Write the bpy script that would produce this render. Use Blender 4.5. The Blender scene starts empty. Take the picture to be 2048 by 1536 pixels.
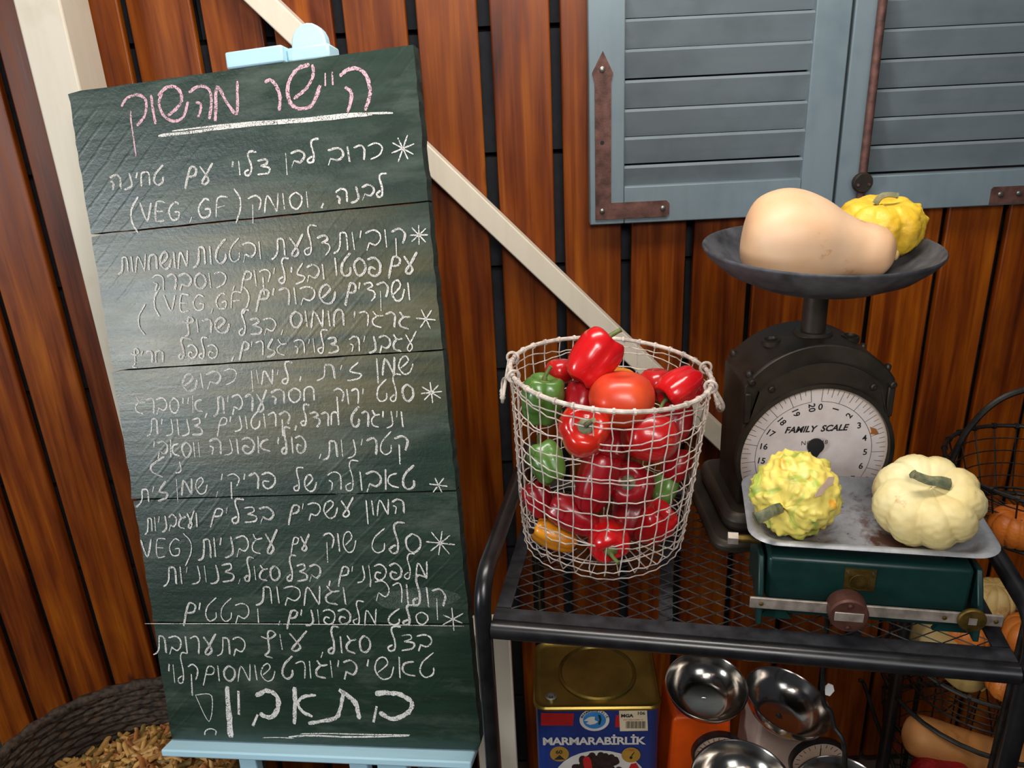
import bpy, bmesh, math, random
from math import cos, pi, radians, atan2, sqrt, exp
from mathutils import Vector, Matrix, noise
random.seed(7)
def sin(x):
    s = math.sin(x); return 0. if abs(s) < 1e-9 else s
SC = bpy.context.scene
COL = SC.collection
V = Vector

# ------------------------------------------------------------------ camera
F = 1650.0; PITCH = radians(22.5); ROLL = radians(2.8); H = 1.95; D = 1.75
CAM = V((0, -D, H))
fw = V((0, cos(PITCH), -sin(PITCH))); r0 = V((1, 0, 0)); u0 = r0.cross(fw)
RT = (r0*cos(-ROLL) + u0*sin(-ROLL)).normalized(); UP = RT.cross(fw).normalized()
cd = bpy.data.cameras.new('camera'); cam = bpy.data.objects.new('camera', cd); COL.objects.link(cam)
cd.sensor_width = 36; cd.sensor_fit = 'HORIZONTAL'; cd.lens = 36*F/2048; cd.clip_start = .05
cam.matrix_world = Matrix(((RT.x, UP.x, -fw.x, CAM.x), (RT.y, UP.y, -fw.y, CAM.y), (RT.z, UP.z, -fw.z, CAM.z), (0, 0, 0, 1)))
SC.camera = cam

# ------------------------------------------------------------------ light
SC.view_settings.view_transform = 'Standard'; SC.view_settings.look = 'None'
SC.view_settings.gamma = 1; SC.view_settings.use_curve_mapping = False
SC.view_settings.exposure = 0.32
W = bpy.data.worlds.new('world'); SC.world = W; W.use_nodes = True
bg = W.node_tree.nodes['Background']; bg.inputs[0].default_value = (.75, .82, 1, 1); bg.inputs[1].default_value = .04

def area(name, loc, target, sx, sy, power, col):
    l = bpy.data.lights.new(name, 'AREA'); l.shape = 'RECTANGLE'; l.size = sx; l.size_y = sy; l.energy = power; l.color = col
    o = bpy.data.objects.new(name, l); COL.objects.link(o); o.location = loc
    o.rotation_euler = (V(target)-V(loc)).to_track_quat('-Z', 'Y').to_euler(); return o
area('ceiling_lamp_panel', (.10, -.66, 2.78), (.05, -.35, 1.3), 1.1, .3, 16, (1, .94, .87))
area('side_window_light', (-3.0, -2.55, 1.87), (-.6, -.4, 1.5), .6, .8, 40, (.90, .96, 1))
area('front_window_light', (.9, -3.4, 2.7), (.2, -.4, 1.4), 1.0, .9, 8, (.90, .95, 1))
area('flash_light', (.10, -2.0, 2.42), (.05, -.2, 1.55), .6, .4, 11, (1, .965, .93))
def bulb(x, y, z, p, col, r=.03):
    l = bpy.data.lights.new('string_bulb', 'POINT'); l.energy = p; l.shadow_soft_size = r; l.color = col
    o = bpy.data.objects.new('string_bulb', l); COL.objects.link(o); o.location = (x, y, z)
for i, x in enumerate((-1.0, -.3, .3, .8, 1.5)):
    bulb(x, -2.9-.2*(i % 2), 2.9+.15*(i % 3), 1.6, (1, .72, .38))
bulb(-.6, -2.4, 2.75, .5, (.3, .2, 1), .02)

# ------------------------------------------------------------------ helpers
def ray(x, y): return fw + RT*((x-1024)/F) - UP*((y-768)/F)
def onY(x, y, Y=0.0): d = ray(x, y); return CAM + d*((Y-CAM.y)/d.y)
def onZ(x, y, Z): d = ray(x, y); return CAM + d*((Z-CAM.z)/d.z)
def at(x, y, dep): return CAM + ray(x, y)*dep
def onP(x, y, p0, n): d = ray(x, y); return CAM + d*((V(p0)-CAM).dot(n)/d.dot(n))

def lerp(a, b, t): return a+(b-a)*t
class MB:
    def __init__(s): s.v = []; s.f = []
    def add(s, v, f, M=None):
        n = len(s.v); s.v += [tuple(M @ V(p)) if M else tuple(p) for p in v]; s.f += [tuple(i+n for i in q) for q in f]; return s
    def box(s, c, d, M=None):
        x, y, z = c; a, b, e = d[0]/2, d[1]/2, d[2]/2
        v = [(x+i*a, y+j*b, z+k*e) for i in (-1, 1) for j in (-1, 1) for k in (-1, 1)]
        return s.add(v, [(0, 1, 3, 2), (4, 6, 7, 5), (0, 4, 5, 1), (2, 3, 7, 6), (0, 2, 6, 4), (1, 5, 7, 3)], M)
    def prism(s, pts, off, M=None):
        # planar polygon (3d pts, any winding) extruded by vector off
        n = len(pts); off = V(off); v = [V(p) for p in pts] + [V(p)+off for p in pts]
        f = [tuple(range(n-1, -1, -1)), tuple(range(n, 2*n))] + [(i, (i+1) % n, n+(i+1) % n, n+i) for i in range(n)]
        return s.add(v, f, M)
    def tube(s, pts, r, seg=8, closed=False, cap=True, M=None):
        pts = [V(p) for p in pts]; n = len(pts); rs = r if isinstance(r, (list, tuple)) else [r]*n
        T = []
        for i in range(n):
            a = pts[(i-1) % n] if (closed or i > 0) else pts[i]; b = pts[(i+1) % n] if (closed or i < n-1) else pts[i]
            T.append((b-a).normalized())
        up = V((0, 0, 1)) if abs(T[0].z) < .9 else V((1, 0, 0)); N = (up-T[0]*up.dot(T[0])).normalized()
        v = []
        for i in range(n):
            N = (N-T[i]*N.dot(T[i])); N = N.normalized() if N.length > 1e-6 else T[i].orthogonal().normalized()
            B = T[i].cross(N)
            for k in range(seg):
                a = 2*pi*k/seg; v.append(pts[i]+(N*cos(a)+B*sin(a))*rs[i])
        f = []
        for i in range(n if closed else n-1):
            j = (i+1) % n
            for k in range(seg): f.append((i*seg+k, i*seg+(k+1) % seg, j*seg+(k+1) % seg, j*seg+k))
        if cap and not closed: f += [tuple(range(seg-1, -1, -1)), tuple(range((n-1)*seg, n*seg))]
        return s.add(v, f, M)
    def lathe(s, prof, seg=32, M=None, cap=True):
        v = []; f = []; n = len(prof)
        for r, z in prof:
            for k in range(seg): a = 2*pi*k/seg; v.append((r*cos(a), r*sin(a), z))
        for i in range(n-1):
            for k in range(seg): f.append((i*seg+k, i*seg+(k+1) % seg, (i+1)*seg+(k+1) % seg, (i+1)*seg+k))
        if cap: f += [tuple(range(seg-1, -1, -1)), tuple(range((n-1)*seg, n*seg))]
        return s.add(v, f, M)
    def data(s, name, mat, smooth=40):
        me = bpy.data.meshes.new(name); me.from_pydata(s.v, [], s.f)
        bm = bmesh.new(); bm.from_mesh(me); bmesh.ops.recalc_face_normals(bm, faces=bm.faces); bm.to_mesh(me); bm.free()
        me.materials.append(mat)
        if smooth: me.shade_smooth(); me.set_sharp_from_angle(angle=radians(smooth))
        return me
    def build(s, name, mat, parent=None, smooth=40, bevel=0, world=False, label=None, kind=None, centre=False):
        off = V((0, 0, 0))
        if world and parent: Mi = rootM(parent).inverted(); s.v = [tuple(Mi @ V(p)) for p in s.v]
        if centre:
            n = len(s.v); off = V((sum(p[0] for p in s.v)/n, sum(p[1] for p in s.v)/n, sum(p[2] for p in s.v)/n))
            s.v = [tuple(V(p)-off) for p in s.v]
        o = bpy.data.objects.new(name, s.data(name, mat, smooth)); COL.objects.link(o); o.location = off
        if parent: o.parent = parent
        if bevel:
            m = o.modifiers.new('bevel', 'BEVEL'); m.width = bevel; m.segments = 2; m.limit_method = 'ANGLE'; m.angle_limit = radians(35)
        if label: o['label'] = label
        if kind: o['kind'] = kind
        return o
def rootM(o): 
    m = o.matrix_basis.copy(); p = o.parent
    while p: m = p.matrix_basis @ m; p = p.parent
    return m
def tag(o, label=None, cat=None, group=None, kind=None):
    if label: o['label'] = label
    if cat: o['category'] = cat
    if group: o['group'] = group
    if kind: o['kind'] = kind
    return o
def thing(name, label, cat, loc=(0, 0, 0), rz=0, group=None, kind=None, M=None):
    o = bpy.data.objects.new(name, None); COL.objects.link(o); o.empty_display_size = .05
    if M is not None: o.matrix_basis = M
    else: o.location = loc; o.rotation_euler = (0, 0, rz)
    return tag(o, label, cat, group, kind)
def frame(loc, zdir, xdir=(1, 0, 0)):
    z = V(zdir).normalized(); x = V(xdir); x = (x-z*x.dot(z)).normalized(); y = z.cross(x)
    return Matrix(((x.x, y.x, z.x, loc[0]), (x.y, y.y, z.y, loc[1]), (x.z, y.z, z.z, loc[2]), (0, 0, 0, 1)))
def smooth_pts(P, sub=4, closed=False):
    n = len(P); out = []
    if n < 3: return [V(p) for p in P]
    for i in range(n if closed else n-1):
        if closed: a, b, c, d = (V(P[(i+k) % n]) for k in (-1, 0, 1, 2))
        else: a, b, c, d = V(P[max(i-1, 0)]), V(P[i]), V(P[i+1]), V(P[min(i+2, n-1)])
        for k in range(sub):
            t = k/sub; out.append(.5*((2*b)+(c-a)*t+(2*a-5*b+4*c-d)*t*t+(3*b-a-3*c+d)*t**3))
    if not closed: out.append(V(P[-1]))
    return out

# ------------------------------------------------------------------ materials
def srgb(h):
    c = [int(h[i:i+2], 16)/255 for i in (0, 2, 4)]
    return tuple(x/12.92 if x <= .04045 else ((x+.055)/1.055)**2.4 for x in c)+(1,)
class NT:
    def __init__(s, name):
        s.m = bpy.data.materials.new(name); s.m.use_nodes = True; s.t = s.m.node_tree; s.N = s.t.nodes; s.b = s.N['Principled BSDF']
    def n(s, typ, **kw):
        o = s.N.new(typ)
        for k, v in kw.items():
            if k in o.inputs: s.inp(o.inputs[k], v)
            else: setattr(o, k, v)
        return o
    def inp(s, sock, v):
        if hasattr(v, 'is_output') or hasattr(v, 'links'): s.t.links.new(v, sock)
        else: sock.default_value = v
    def coord(s, scale=(1, 1, 1), rand=False, rot=(0, 0, 0)):
        tc = s.n('ShaderNodeTexCoord'); mp = s.n('ShaderNodeMapping'); mp.inputs['Scale'].default_value = scale; mp.inputs['Rotation'].default_value = rot
        s.t.links.new(tc.outputs['Object'], mp.inputs['Vector'])
        if rand:
            oi = s.n('ShaderNodeObjectInfo'); mu = s.n('ShaderNodeMath', operation='MULTIPLY'); s.t.links.new(oi.outputs['Random'], mu.inputs[0]); mu.inputs[1].default_value = 57.3
            cb = s.n('ShaderNodeCombineXYZ')
            for k in range(3): s.t.links.new(mu.outputs[0], cb.inputs[k])
            s.t.links.new(cb.outputs[0], mp.inputs['Location'])
        return mp.outputs[0]
    def noise(s, vec, scale, detail=4, rough=.55, dist=0):
        o = s.n('ShaderNodeTexNoise', Vector=vec, Scale=scale, Detail=detail, Roughness=rough, Distortion=dist); return o.outputs[0]
    def ramp(s, fac, stops):
        o = s.n('ShaderNodeValToRGB', Fac=fac); e = o.color_ramp.elements
        while len(e) > len(stops): e.remove(e[-1])
        while len(e) < len(stops): e.new(.5)
        for el, (p, c) in zip(e, stops): el.position = p; el.color = c if len(c) == 4 else (*c, 1)
        return o.outputs[0]
    def rv(s, fac, a, b, lo=0., hi=1.):
        o = s.n('ShaderNodeMapRange'); s.inp(o.inputs[0], fac); o.inputs[1].default_value = a; o.inputs[2].default_value = b; o.inputs[3].default_value = lo; o.inputs[4].default_value = hi; return o.outputs[0]
    def mix(s, fac, a, b, mode='MIX'):
        o = s.n('ShaderNodeMix', data_type='RGBA', blend_type=mode); s.inp(o.inputs[0], fac); s.inp(o.inputs[6], a); s.inp(o.inputs[7], b); return o.outputs[2]
    def bump(s, h, strength=.3, dist=.002):
        o = s.n('ShaderNodeBump', Height=h, Strength=strength, Distance=dist); s.t.links.new(o.outputs[0], s.b.inputs['Normal']); return o
    def out(s, base=None, rough=None, metal=None, spec=None, coat=None, sub=None, emit=None):
        for k, v in (('Base Color', base), ('Roughness', rough), ('Metallic', metal), ('Specular IOR Level', spec), ('Coat Weight', coat)):
            if v is not None: s.inp(s.b.inputs[k], v)
        if sub: s.b.inputs['Subsurface Weight'].default_value = sub; s.b.inputs['Subsurface Radius'].default_value = (.01, .004, .002)
        return s.m
def simple(name, hexc, rough=.5, metal=0, var=.12, scale=30, bump=.0, spec=.5, coat=0, rand=True):
    m = NT(name); c = m.coord(rand=rand); n = m.noise(c, scale, 5); col = srgb(hexc)
    dark = tuple(x*(1-var*1.6) for x in col[:3])+(1,); lite = tuple(min(1, x*(1+var)) for x in col[:3])+(1,)
    base = m.ramp(n, [(.3, dark), (.7, lite)])
    if bump: m.bump(m.noise(c, scale*6, 4), bump, .001)
    return m.out(base, m.rv(n, .2, .8, rough*.85, min(1, rough*1.15)), metal, spec, coat)

def mat_plank():
    m = NT('stained_wood'); c = m.coord((1, 1, .045), rand=True); c2 = m.coord((1, 1, .35), rand=True)
    g = m.noise(c, 55, 6, .6, .6); big = m.noise(c2, 7, 3, .5, .8); 
    w = m.n('ShaderNodeTexWave', wave_type='BANDS', bands_direction='X', Vector=c2, Scale=5, Distortion=9, Detail=5).outputs[1]
    mixv = m.mix(.13, g, w); mixv = m.mix(.4, mixv, big)
    base = m.ramp(mixv, [(.30, srgb('3e1602')), (.43, srgb('6a2c05')), (.55, srgb('88420e')), (.70, srgb('a86026'))])
    oi = m.n('ShaderNodeObjectInfo'); v = m.rv(oi.outputs['Random'], 0, 1, .78, 1.1)
    hs = m.n('ShaderNodeHueSaturation', Color=base, Value=v, Saturation=1.08)
    vo = m.n('ShaderNodeTexVoronoi', Vector=m.coord((1, 1, .45), rand=True), Scale=5.5, Randomness=1).outputs[0]
    knot = m.rv(vo, .02, .075, .75, 0)
    col = m.mix(knot, hs.outputs[0], srgb('2a0f04'))
    m.bump(mixv, .25, .0015)
    return m.out(col, m.rv(g, .3, .7, .36, .5), 0, .35, .08)
def mat_paint(name, hexc, dirt, rough=.5, grain=(1, 1, .08), chip=None, dl=.55):
    m = NT(name); c = m.coord(rand=True); cg = m.coord(grain, rand=True)
    n = m.noise(c, 9, 5, .6); g = m.noise(cg, 60, 5)
    base = m.mix(m.rv(n, dl, dl+.25, 0, .6), srgb(hexc), srgb(dirt)); base = m.mix(m.rv(g, .45, .75, 0, .25), base, srgb(dirt))
    if chip: base = m.mix(m.rv(m.noise(c, 26, 6, .7), .66, .69), base, srgb(chip))
    m.bump(g, .25, .0008)
    return m.out(base, rough, 0, .4)
def mat_board():
    m = NT('green_chalkboard_paint'); c = m.coord(); cl = m.coord((.12, 1, 1)); 
    g = m.noise(cl, 60, 5); cloud = m.noise(c, 3.2, 4, .6); dust = m.noise(m.coord((.3, 1, 1)), 14, 6, .7)
    base = m.mix(m.rv(g, .35, .7, 0, .5), srgb('10261a'), srgb('1f3c2b'))
    # worn olive patch where the paint is rubbed thin, mid board
    tc = m.n('ShaderNodeTexCoord'); sp = m.n('ShaderNodeSeparateXYZ'); m.t.links.new(tc.outputs['Object'], sp.inputs[0])
    def gauss(sock, cen, wid):
        a = m.n('ShaderNodeMath', operation='SUBTRACT'); m.t.links.new(sock, a.inputs[0]); a.inputs[1].default_value = cen
        b = m.n('ShaderNodeMath', operation='DIVIDE'); m.t.links.new(a.outputs[0], b.inputs[0]); b.inputs[1].default_value = wid
        d = m.n('ShaderNodeMath', operation='POWER'); m.t.links.new(b.outputs[0], d.inputs[0]); d.inputs[1].default_value = 2; return d.outputs[0]
    gx = gauss(sp.outputs[0], .28, .34); gz = gauss(sp.outputs[1], -.42, .2)
    sm = m.n('ShaderNodeMath', operation='ADD'); m.t.links.new(gx, sm.inputs[0]); m.t.links.new(gz, sm.inputs[1])
    wear = m.rv(sm.outputs[0], 0, 1.7, 1, 0)
    wm = m.n('ShaderNodeMath', operation='MULTIPLY'); m.t.links.new(wear, wm.inputs[0]); m.t.links.new(m.rv(m.noise(cl, 22, 5), .3, .58), wm.inputs[1])
    base = m.mix(wm.outputs[0], base, srgb('6a6038'))
    base = m.mix(m.rv(dust, .5, .85, 0, .5), base, srgb('727e70'))
    base = m.mix(m.rv(cloud, .5, .8, 0, .3), base, srgb('4c5c50'))
    # saw marks and fine grain
    saw = m.n('ShaderNodeTexWave', Vector=m.coord((1, 1, 1), rot=(0, 0, radians(48))), Scale=14, Distortion=1.5, Detail=2).outputs[1]
    hm = m.n('ShaderNodeMath', operation='MULTIPLY'); m.t.links.new(m.rv(saw, .8, 1, 0, .45), hm.inputs[0]); m.t.links.new(m.rv(m.noise(c, 3, 2), .5, .62), hm.inputs[1])
    ha = m.n('ShaderNodeMath', operation='ADD'); m.t.links.new(g, ha.inputs[0]); m.t.links.new(hm.outputs[0], ha.inputs[1])
    hb = m.n('ShaderNodeMath', operation='ADD'); m.t.links.new(ha.outputs[0], hb.inputs[0]); m.t.links.new(m.noise(c, 120, 5, .7), hb.inputs[1])
    m.bump(hb.outputs[0], .35, .0014)
    return m.out(base, m.rv(dust, .2, .8, .30, .44), 0, .8)
def mat_chalk(name, hexc, lo=.42, hi=.52):
    m = NT(name); c = m.coord(); n = m.noise(c, 520, 3, .7); n2 = m.noise(c, 60, 3)
    a = m.n('ShaderNodeMath', operation='ADD'); m.t.links.new(n, a.inputs[0]); m.t.links.new(m.rv(n2, 0, 1, -.12, .12), a.inputs[1])
    m.inp(m.b.inputs['Alpha'], m.rv(a.outputs[0], lo-.05, hi-.03)); return m.out(srgb(hexc), .95, 0, .1)
def mat_veg(name, c1, c2, c3=None, rough=.3, scale=9, coat=.0, sub=.0, spec=.5, mid=.5, bump=.0, bs=60):
    m = NT(name); c = m.coord(rand=True); n = m.noise(c, scale, 4, .55)
    base = m.mix(m.rv(n, mid-.12, mid+.12), srgb(c1), srgb(c2))
    if c3: base = m.mix(m.rv(m.noise(c, scale*2.7, 5, .7), .62, .7, 0, .8), base, srgb(c3))
    if bump: m.bump(m.noise(c, bs, 4), bump, .002)
    return m.out(base, rough, 0, spec, coat, sub)
M = {}
M['plank'] = mat_plank()
M['block'] = simple('dark_block', '2b2d33', .9, var=.3, scale=40, bump=.5)
M['mortar_gap_shade'] = simple('dark_mortar_gap_shade', '15161a', .95, var=.2)  # joint colour of the block wall, also painted shade behind the shutter slats
M['floor'] = simple('dark_floor', '3a2a20', .7, var=.25, scale=12)
M['cream'] = mat_paint('cream_paint', 'e2d8c4', 'cbbc9f', .42)
M['blue'] = mat_paint('blue_shutter_paint', '74838a', '5e6f78', .5, (1, 1, .08), dl=.5)
M['slat'] = mat_paint('blue_grey_slat_paint', '727d82', '5e686c', .5, (.08, 1, 1), dl=.45)
M['sky'] = mat_paint('sky_blue_paint', 'b4dae8', '98bcc4', .5, (.1, 1, 1), dl=.6)
M['rust'] = simple('rusty_strap', '6b4a42', .6, .4, .35, 45, .4)
M['screw'] = simple('zinc_screw', '9a9890', .35, .9)
M['board'] = mat_board(); M['boardside'] = simple('dark_green_edge', '18271f', .9, var=.5, scale=60, bump=.8)
M['chalk'] = mat_chalk('white_chalk', 'e6e2dc'); M['pink'] = mat_chalk('pink_chalk', 'e2b6c0', .42, .54); M['smudge'] = mat_chalk('chalk_smudge', '8e9a92', .45, 1.2)
M['wirew'] = simple('white_coated_wire', 'd2c4b8', .45, 0, .3, 70)
M['blackm'] = simple('black_painted_steel', '18181a', .3, .0, .3, 30, spec=.6)
M['mesh'] = simple('dark_expanded_metal', '3a3a3a', .45, .6, .4, 60)
M['strap'] = simple('flat_black_bar', '2c2c30', .5, .3, .4, 40)
M['wireb'] = simple('dark_basket_wire', '35332f', .45, .7, .3, 60)
M['iron'] = simple('weathered_cast_iron', '3c352d', .45, .45, .35, 14, .3)
M['dish'] = simple('grey_enamel_dish', '55565b', .55, .35, .35, 30, .25)
M['ink'] = simple('black_ink', '1c1a1a', .8)
M['green'] = mat_paint('dark_green_enamel', '12322e', '0c1b18', .35, (1, 1, 1), dl=.5)
M['brass'] = simple('dull_brass', '6b5526', .5, .8, .35, 60)
M['beam'] = simple('aged_white_metal', 'a2968a', .5, .5, .3, 50)
M['poise'] = simple('brown_cast_poise', '5c3a30', .45, .4, .25, 40)
M['steel'] = simple('brushed_steel', 'b4aea6', .17, 1, .08, 20)
M['tin'] = simple('gold_lacquered_tin', '8a7638', .32, .85, .2, 14)
M['tinblue'] = simple('blue_printed_tin', '1a3478', .35, .1, .15, 14)
M['prred'] = simple('printed_red', 'b01c22', .4, rand=False); M['prwhite'] = simple('printed_white', 'c8c4bc', .45, var=.05)
M['prsky'] = simple('printed_sky_blue', '2f7ab8', .4); M['prgold'] = simple('printed_gold', 'b08a38', .4, .3)
M['olive'] = simple('printed_black_olive', '241a22', .35, var=.5, scale=90); M['label'] = simple('price_label', 'c9b89a', .7, var=.08)
M['orange'] = simple('orange_scale_enamel', 'ea560a', .35, 0, .12, 20); M['whitee'] = simple('whitish_scale_enamel', 'b09a8e', .4, 0, .12, 20)
M['wood'] = simple('light_pine', 'b07a3c', .6, 0, .25, 18)
M['wicker'] = simple('dark_wicker', '4a3a2c', .75, 0, .7, 90, .5)
M['stem'] = mat_veg('green_stem', '6b7a3c', '4a5a2a', None, .6, 40)
M['drystem'] = mat_veg('dry_grey_stem', '8a8460', '4f5a44', '39402e', .75, 60, bump=.6, bs=90)
M['red'] = mat_veg('red_pepper_skin', 'd81a1c', 'b81018', 'e03030', .24, 7, .35)
M['dred'] = mat_veg('deep_red_pepper_skin', 'a8121c', '8a0c18', 'c02028', .3, 7, .25)
M['ored'] = mat_veg('orange_red_pepper_skin', 'd8321a', 'c41c14', None, .22, 6, .4)
M['gpep'] = mat_veg('green_pepper_skin', '6a9244', '3e6626', '8aa660', .3, 6, .3)
M['ypep'] = mat_veg('yellow_pepper_skin', 'e8941a', 'd87a10', '9a8a20', .3, 8, .3)
M['tom'] = mat_veg('tomato_skin', 'e0562c', 'd03420', 'e88a60', .34, 8, .1)
M['rtom'] = mat_veg('red_tomato_skin', 'c42020', 'b01418', None, .24, 6, .35)
M['butter'] = mat_veg('butternut_skin', 'e4bd98', 'd9a97c', 'bf8048', .5, 7, bump=.15, bs=50)
M['butter_shaded'] = mat_veg('butternut_shaded', 'd8985a', 'c88444', 'a86830', .55, 7)  # darker copy of the butternut skin, shade put into its colour
M['ypump'] = mat_veg('yellow_pumpkin_skin', 'eec83c', 'e2b02c', None, .45, 8, bump=.5, bs=120)
M['wpump'] = mat_veg('cream_pumpkin_skin', 'e8dca8', 'dcc686', 'c8a070', .5, 9, bump=.2, bs=80)
M['opump'] = mat_veg('orange_pumpkin_skin', 'd87a2c', 'c06018', 'e09a50', .45, 9)
M['psq'] = mat_veg('pale_squash_skin', 'd0b070', 'b89858', 'a8804a', .55, 9)
def mat_warty():
    m = NT('warty_gourd_skin'); c = m.coord(); cs = m.coord((1, 1, .45))
    n = m.noise(cs, 20, 4, .6, 1.2); n2 = m.noise(c, 33, 3)
    base = m.mix(m.rv(n, .5, .6), srgb('ecd668'), srgb('a8bc50')); base = m.mix(m.rv(n2, .62, .7), base, srgb('e8a428'))
    base = m.mix(m.rv(m.noise(c, 16, 2), .66, .7), base, srgb('f0dc80'))
    return m.out(base, .42, 0, .5)
M['warty'] = mat_warty()
def mat_tray():
    m = NT('worn_tray_enamel'); c = m.coord(); n = m.noise(c, 11, 6, .65, .6); f = m.noise(c, 60, 6, .7)
    base = m.mix(m.rv(f, .4, .65, 0, .5), srgb('a5a7ab'), srgb('7a7b7f'))
    ge = m.n('ShaderNodeNewGeometry'); tc = m.n('ShaderNodeTexCoord'); sp = m.n('ShaderNodeSeparateXYZ'); m.t.links.new(tc.outputs['Object'], sp.inputs[0])
    low = m.rv(sp.outputs[2], .117, .124, 1, 0)
    a = m.n('ShaderNodeMath', operation='MULTIPLY'); m.t.links.new(m.rv(n, .43, .55), a.inputs[0]); m.t.links.new(low, a.inputs[1])
    base = m.mix(a.outputs[0], base, srgb('5a3a2c'))
    b = m.n('ShaderNodeMath', operation='MULTIPLY'); m.t.links.new(m.rv(f, .62, .66), b.inputs[0]); m.t.links.new(low, b.inputs[1])
    base = m.mix(b.outputs[0], base, srgb('2a2422'))
    m.bump(f, .3, .001); return m.out(base, .42, .35)
M['tray'] = mat_tray()
def mat_dial():
    m = NT('aged_dial_face'); c = m.coord(); n = m.noise(c, 22, 5, .6)
    tc = m.n('ShaderNodeTexCoord'); sp = m.n('ShaderNodeSeparateXYZ'); m.t.links.new(tc.outputs['Object'], sp.inputs[0])
    base = m.mix(m.rv(n, .4, .7), srgb('e2d6d0'), srgb('d0c2be'))
    ln = m.n('ShaderNodeVectorMath', operation='LENGTH'); m.t.links.new(tc.outputs['Object'], ln.inputs[0])
    base = m.mix(m.rv(ln.outputs['Value'], .105, .12, 0, .6), base, srgb('c8a884'))
    return m.out(base, .35, 0, .5)
M['dial'] = mat_dial()

# ------------------------------------------------------------------ setting: floor, block wall, boards
MB().box((0, -1.5, -.02), (6, 4, .04)).build('floor', M['floor'], kind='structure')
wall = thing('wall_back', 'dark block wall faced with vertical stained wooden boards', None, (0, 0, 0), kind='structure')
MB().box((.1, .12, 1.3), (3.4, .05, 2.6)).build('mortar_bed', M['mortar_gap_shade'], wall)
bmesh_block = MB().box((0, 0, 0), (.385, .05, .236)).data('block', M['block'], 0)
for r in range(11):
    for c in range(-5, 6):
        o = bpy.data.objects.new('block', bmesh_block); COL.objects.link(o); o.parent = wall
        o.location = (c*.395 + (.2 if r % 2 else 0), .085+random.uniform(-.002, .002), .01+.118+r*.2465)
# board edges measured on the wall plane
edges = [(-1.46, -1.36), (-1.34, -1.245), (-1.225, -1.118), (-1.10, -.983), (-.965, -.842), (-.825, -.718), (-.703, -.580), (-.563, -.450), (-.428, -.312),
         (-.291, -.170), (-.151, -.033), (-.008, .108), (.129, .250), (.272, .389), (.407, .527), (.541, .662), (.680, .798), (.812, .938), (.951, 1.067), (1.085, 1.20), (1.215, 1.33)]
for a, b in edges:
    w = b-a; mb = MB(); tz = random.uniform(-.002, .002)
    mb.box((0, 0, 0), (w, .02, 2.55)); o = mb.build('plank', M['plank'], wall, bevel=.0035)
    o.location = ((a+b)/2, .012+tz, 1.3); o.rotation_euler = (0, random.uniform(-.0012, .0012), 0)
for a, b in ((-.9, .3), (.1, .3)): pass

# cream posts and diagonal brace
t = MB(); xl, xr, d = -.853, -.770, .117
t.box(((xl+xr)/2, -d/2-.002, 1.31), (xr-xl, d, 2.58)); o = t.build('timber_post', M['cream'], bevel=.004)
tag(o, 'thick cream-painted upright timber post behind the left edge of the chalkboard', 'post')
Yb = -.04
def bp(x, y): return onY(x, y, Yb)
lo0, lo1 = bp(486, 0), bp(1449, 912); up0, up1 = bp(562, 0), bp(1452, 868)
dr = (lo1-lo0).normalized(); L0 = lo0-dr*.35; L1 = lo1+dr*.12
nrm = V((-dr.z, 0, dr.x)); nrm = nrm if nrm.z > 0 else -nrm
wd = ((up0-lo0).dot(nrm)+(up1-lo1).dot(nrm))/2
t = MB().prism([L0, L1, L1+nrm*wd, L0+nrm*wd], (0, .039, 0)); o = t.build('diagonal_brace', M['cream'], bevel=.003)
tag(o, 'long cream-painted timber brace running diagonally down across the wooden boards', 'beam')
a, b = onY(938, 1262, -.45), onY(1020, 1262, -.45)
t = MB().box(((a.x+b.x)/2, -.43, (a.z-.0)/2), (b.x-a.x, .06, a.z)); o = t.build('timber_post', M['cream'], bevel=.004)
tag(o, 'short cream-painted wooden post behind the front left leg of the black rack', 'post')

# ------------------------------------------------------------------ shutters
YS = -.035
def sp_(x, y, Y=YS): return onY(x, y, Y)
zb = (sp_(1180, 448).z+sp_(1847, 421).z)/2; ZT = 2.42
def screw(parent, p, m=M['screw'], r=.0055):
    b = MB(); b.lathe([(r, 0), (r, .0015), (r*.7, .0026)], 14, frame(p, (0, -1, 0)))
    b.build('screw', m, parent, world=True)
def leaf(name, label, x0, x1, xo0, xo1, zlines, zbot, group=None):
    s = thing(name, label, 'shutter', (x0, YS, zb))
    def P(mb, nm, mat, **k): return mb.build(nm, mat, s, world=True, **k)
    y0, y1 = YS, YS+.03
    def bx(a, b, c, d_, nm): P(MB().box(((a+b)/2, (y0+y1)/2, (c+d_)/2), (b-a, y1-y0, d_-c)), nm, M['blue'], bevel=.0025, centre=True)
    bx(x0, xo0, zb, ZT, 'stile'); bx(xo1, x1, zb, ZT, 'stile'); bx(xo0, xo1, zb, zbot, 'bottom_rail')
    step = (zlines[0]-zlines[-1])/(len(zlines)-1); zs = list(zlines); z = zlines[0]
    while z < ZT-.07: z += step; zs.insert(0, z)
    for z in zs:
        th = radians(17); h = step*.88/cos(th)
        # front top edge at z, slopes inward going down
        q = [(0, 0, 0), (0, .007, .0050), (0, .007+h*sin(th), .0050-h*cos(th)), (0, h*sin(th), -h*cos(th))]
        zz = max(z-h*cos(th), zbot-.004)
        pts = [(xo0-.002, y0+.0035+p[1], max(z+p[2], zbot-.006)) for p in q]
        P(MB().prism(pts, (xo1-xo0+.004, 0, 0)), 'slat', M['slat'], centre=True, smooth=0)
    P(MB().box(((xo0+xo1)/2, y1+.004, (zbot+ZT)/2), (xo1-xo0, .004, ZT-zbot)), 'gap_shade_sheet', M['mortar_gap_shade'])  # added dark sheet, its colour stands in for the shadow between slats
    return s
xs = [sp_(1180, 448).x, sp_(1690, 200).x]
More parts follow.
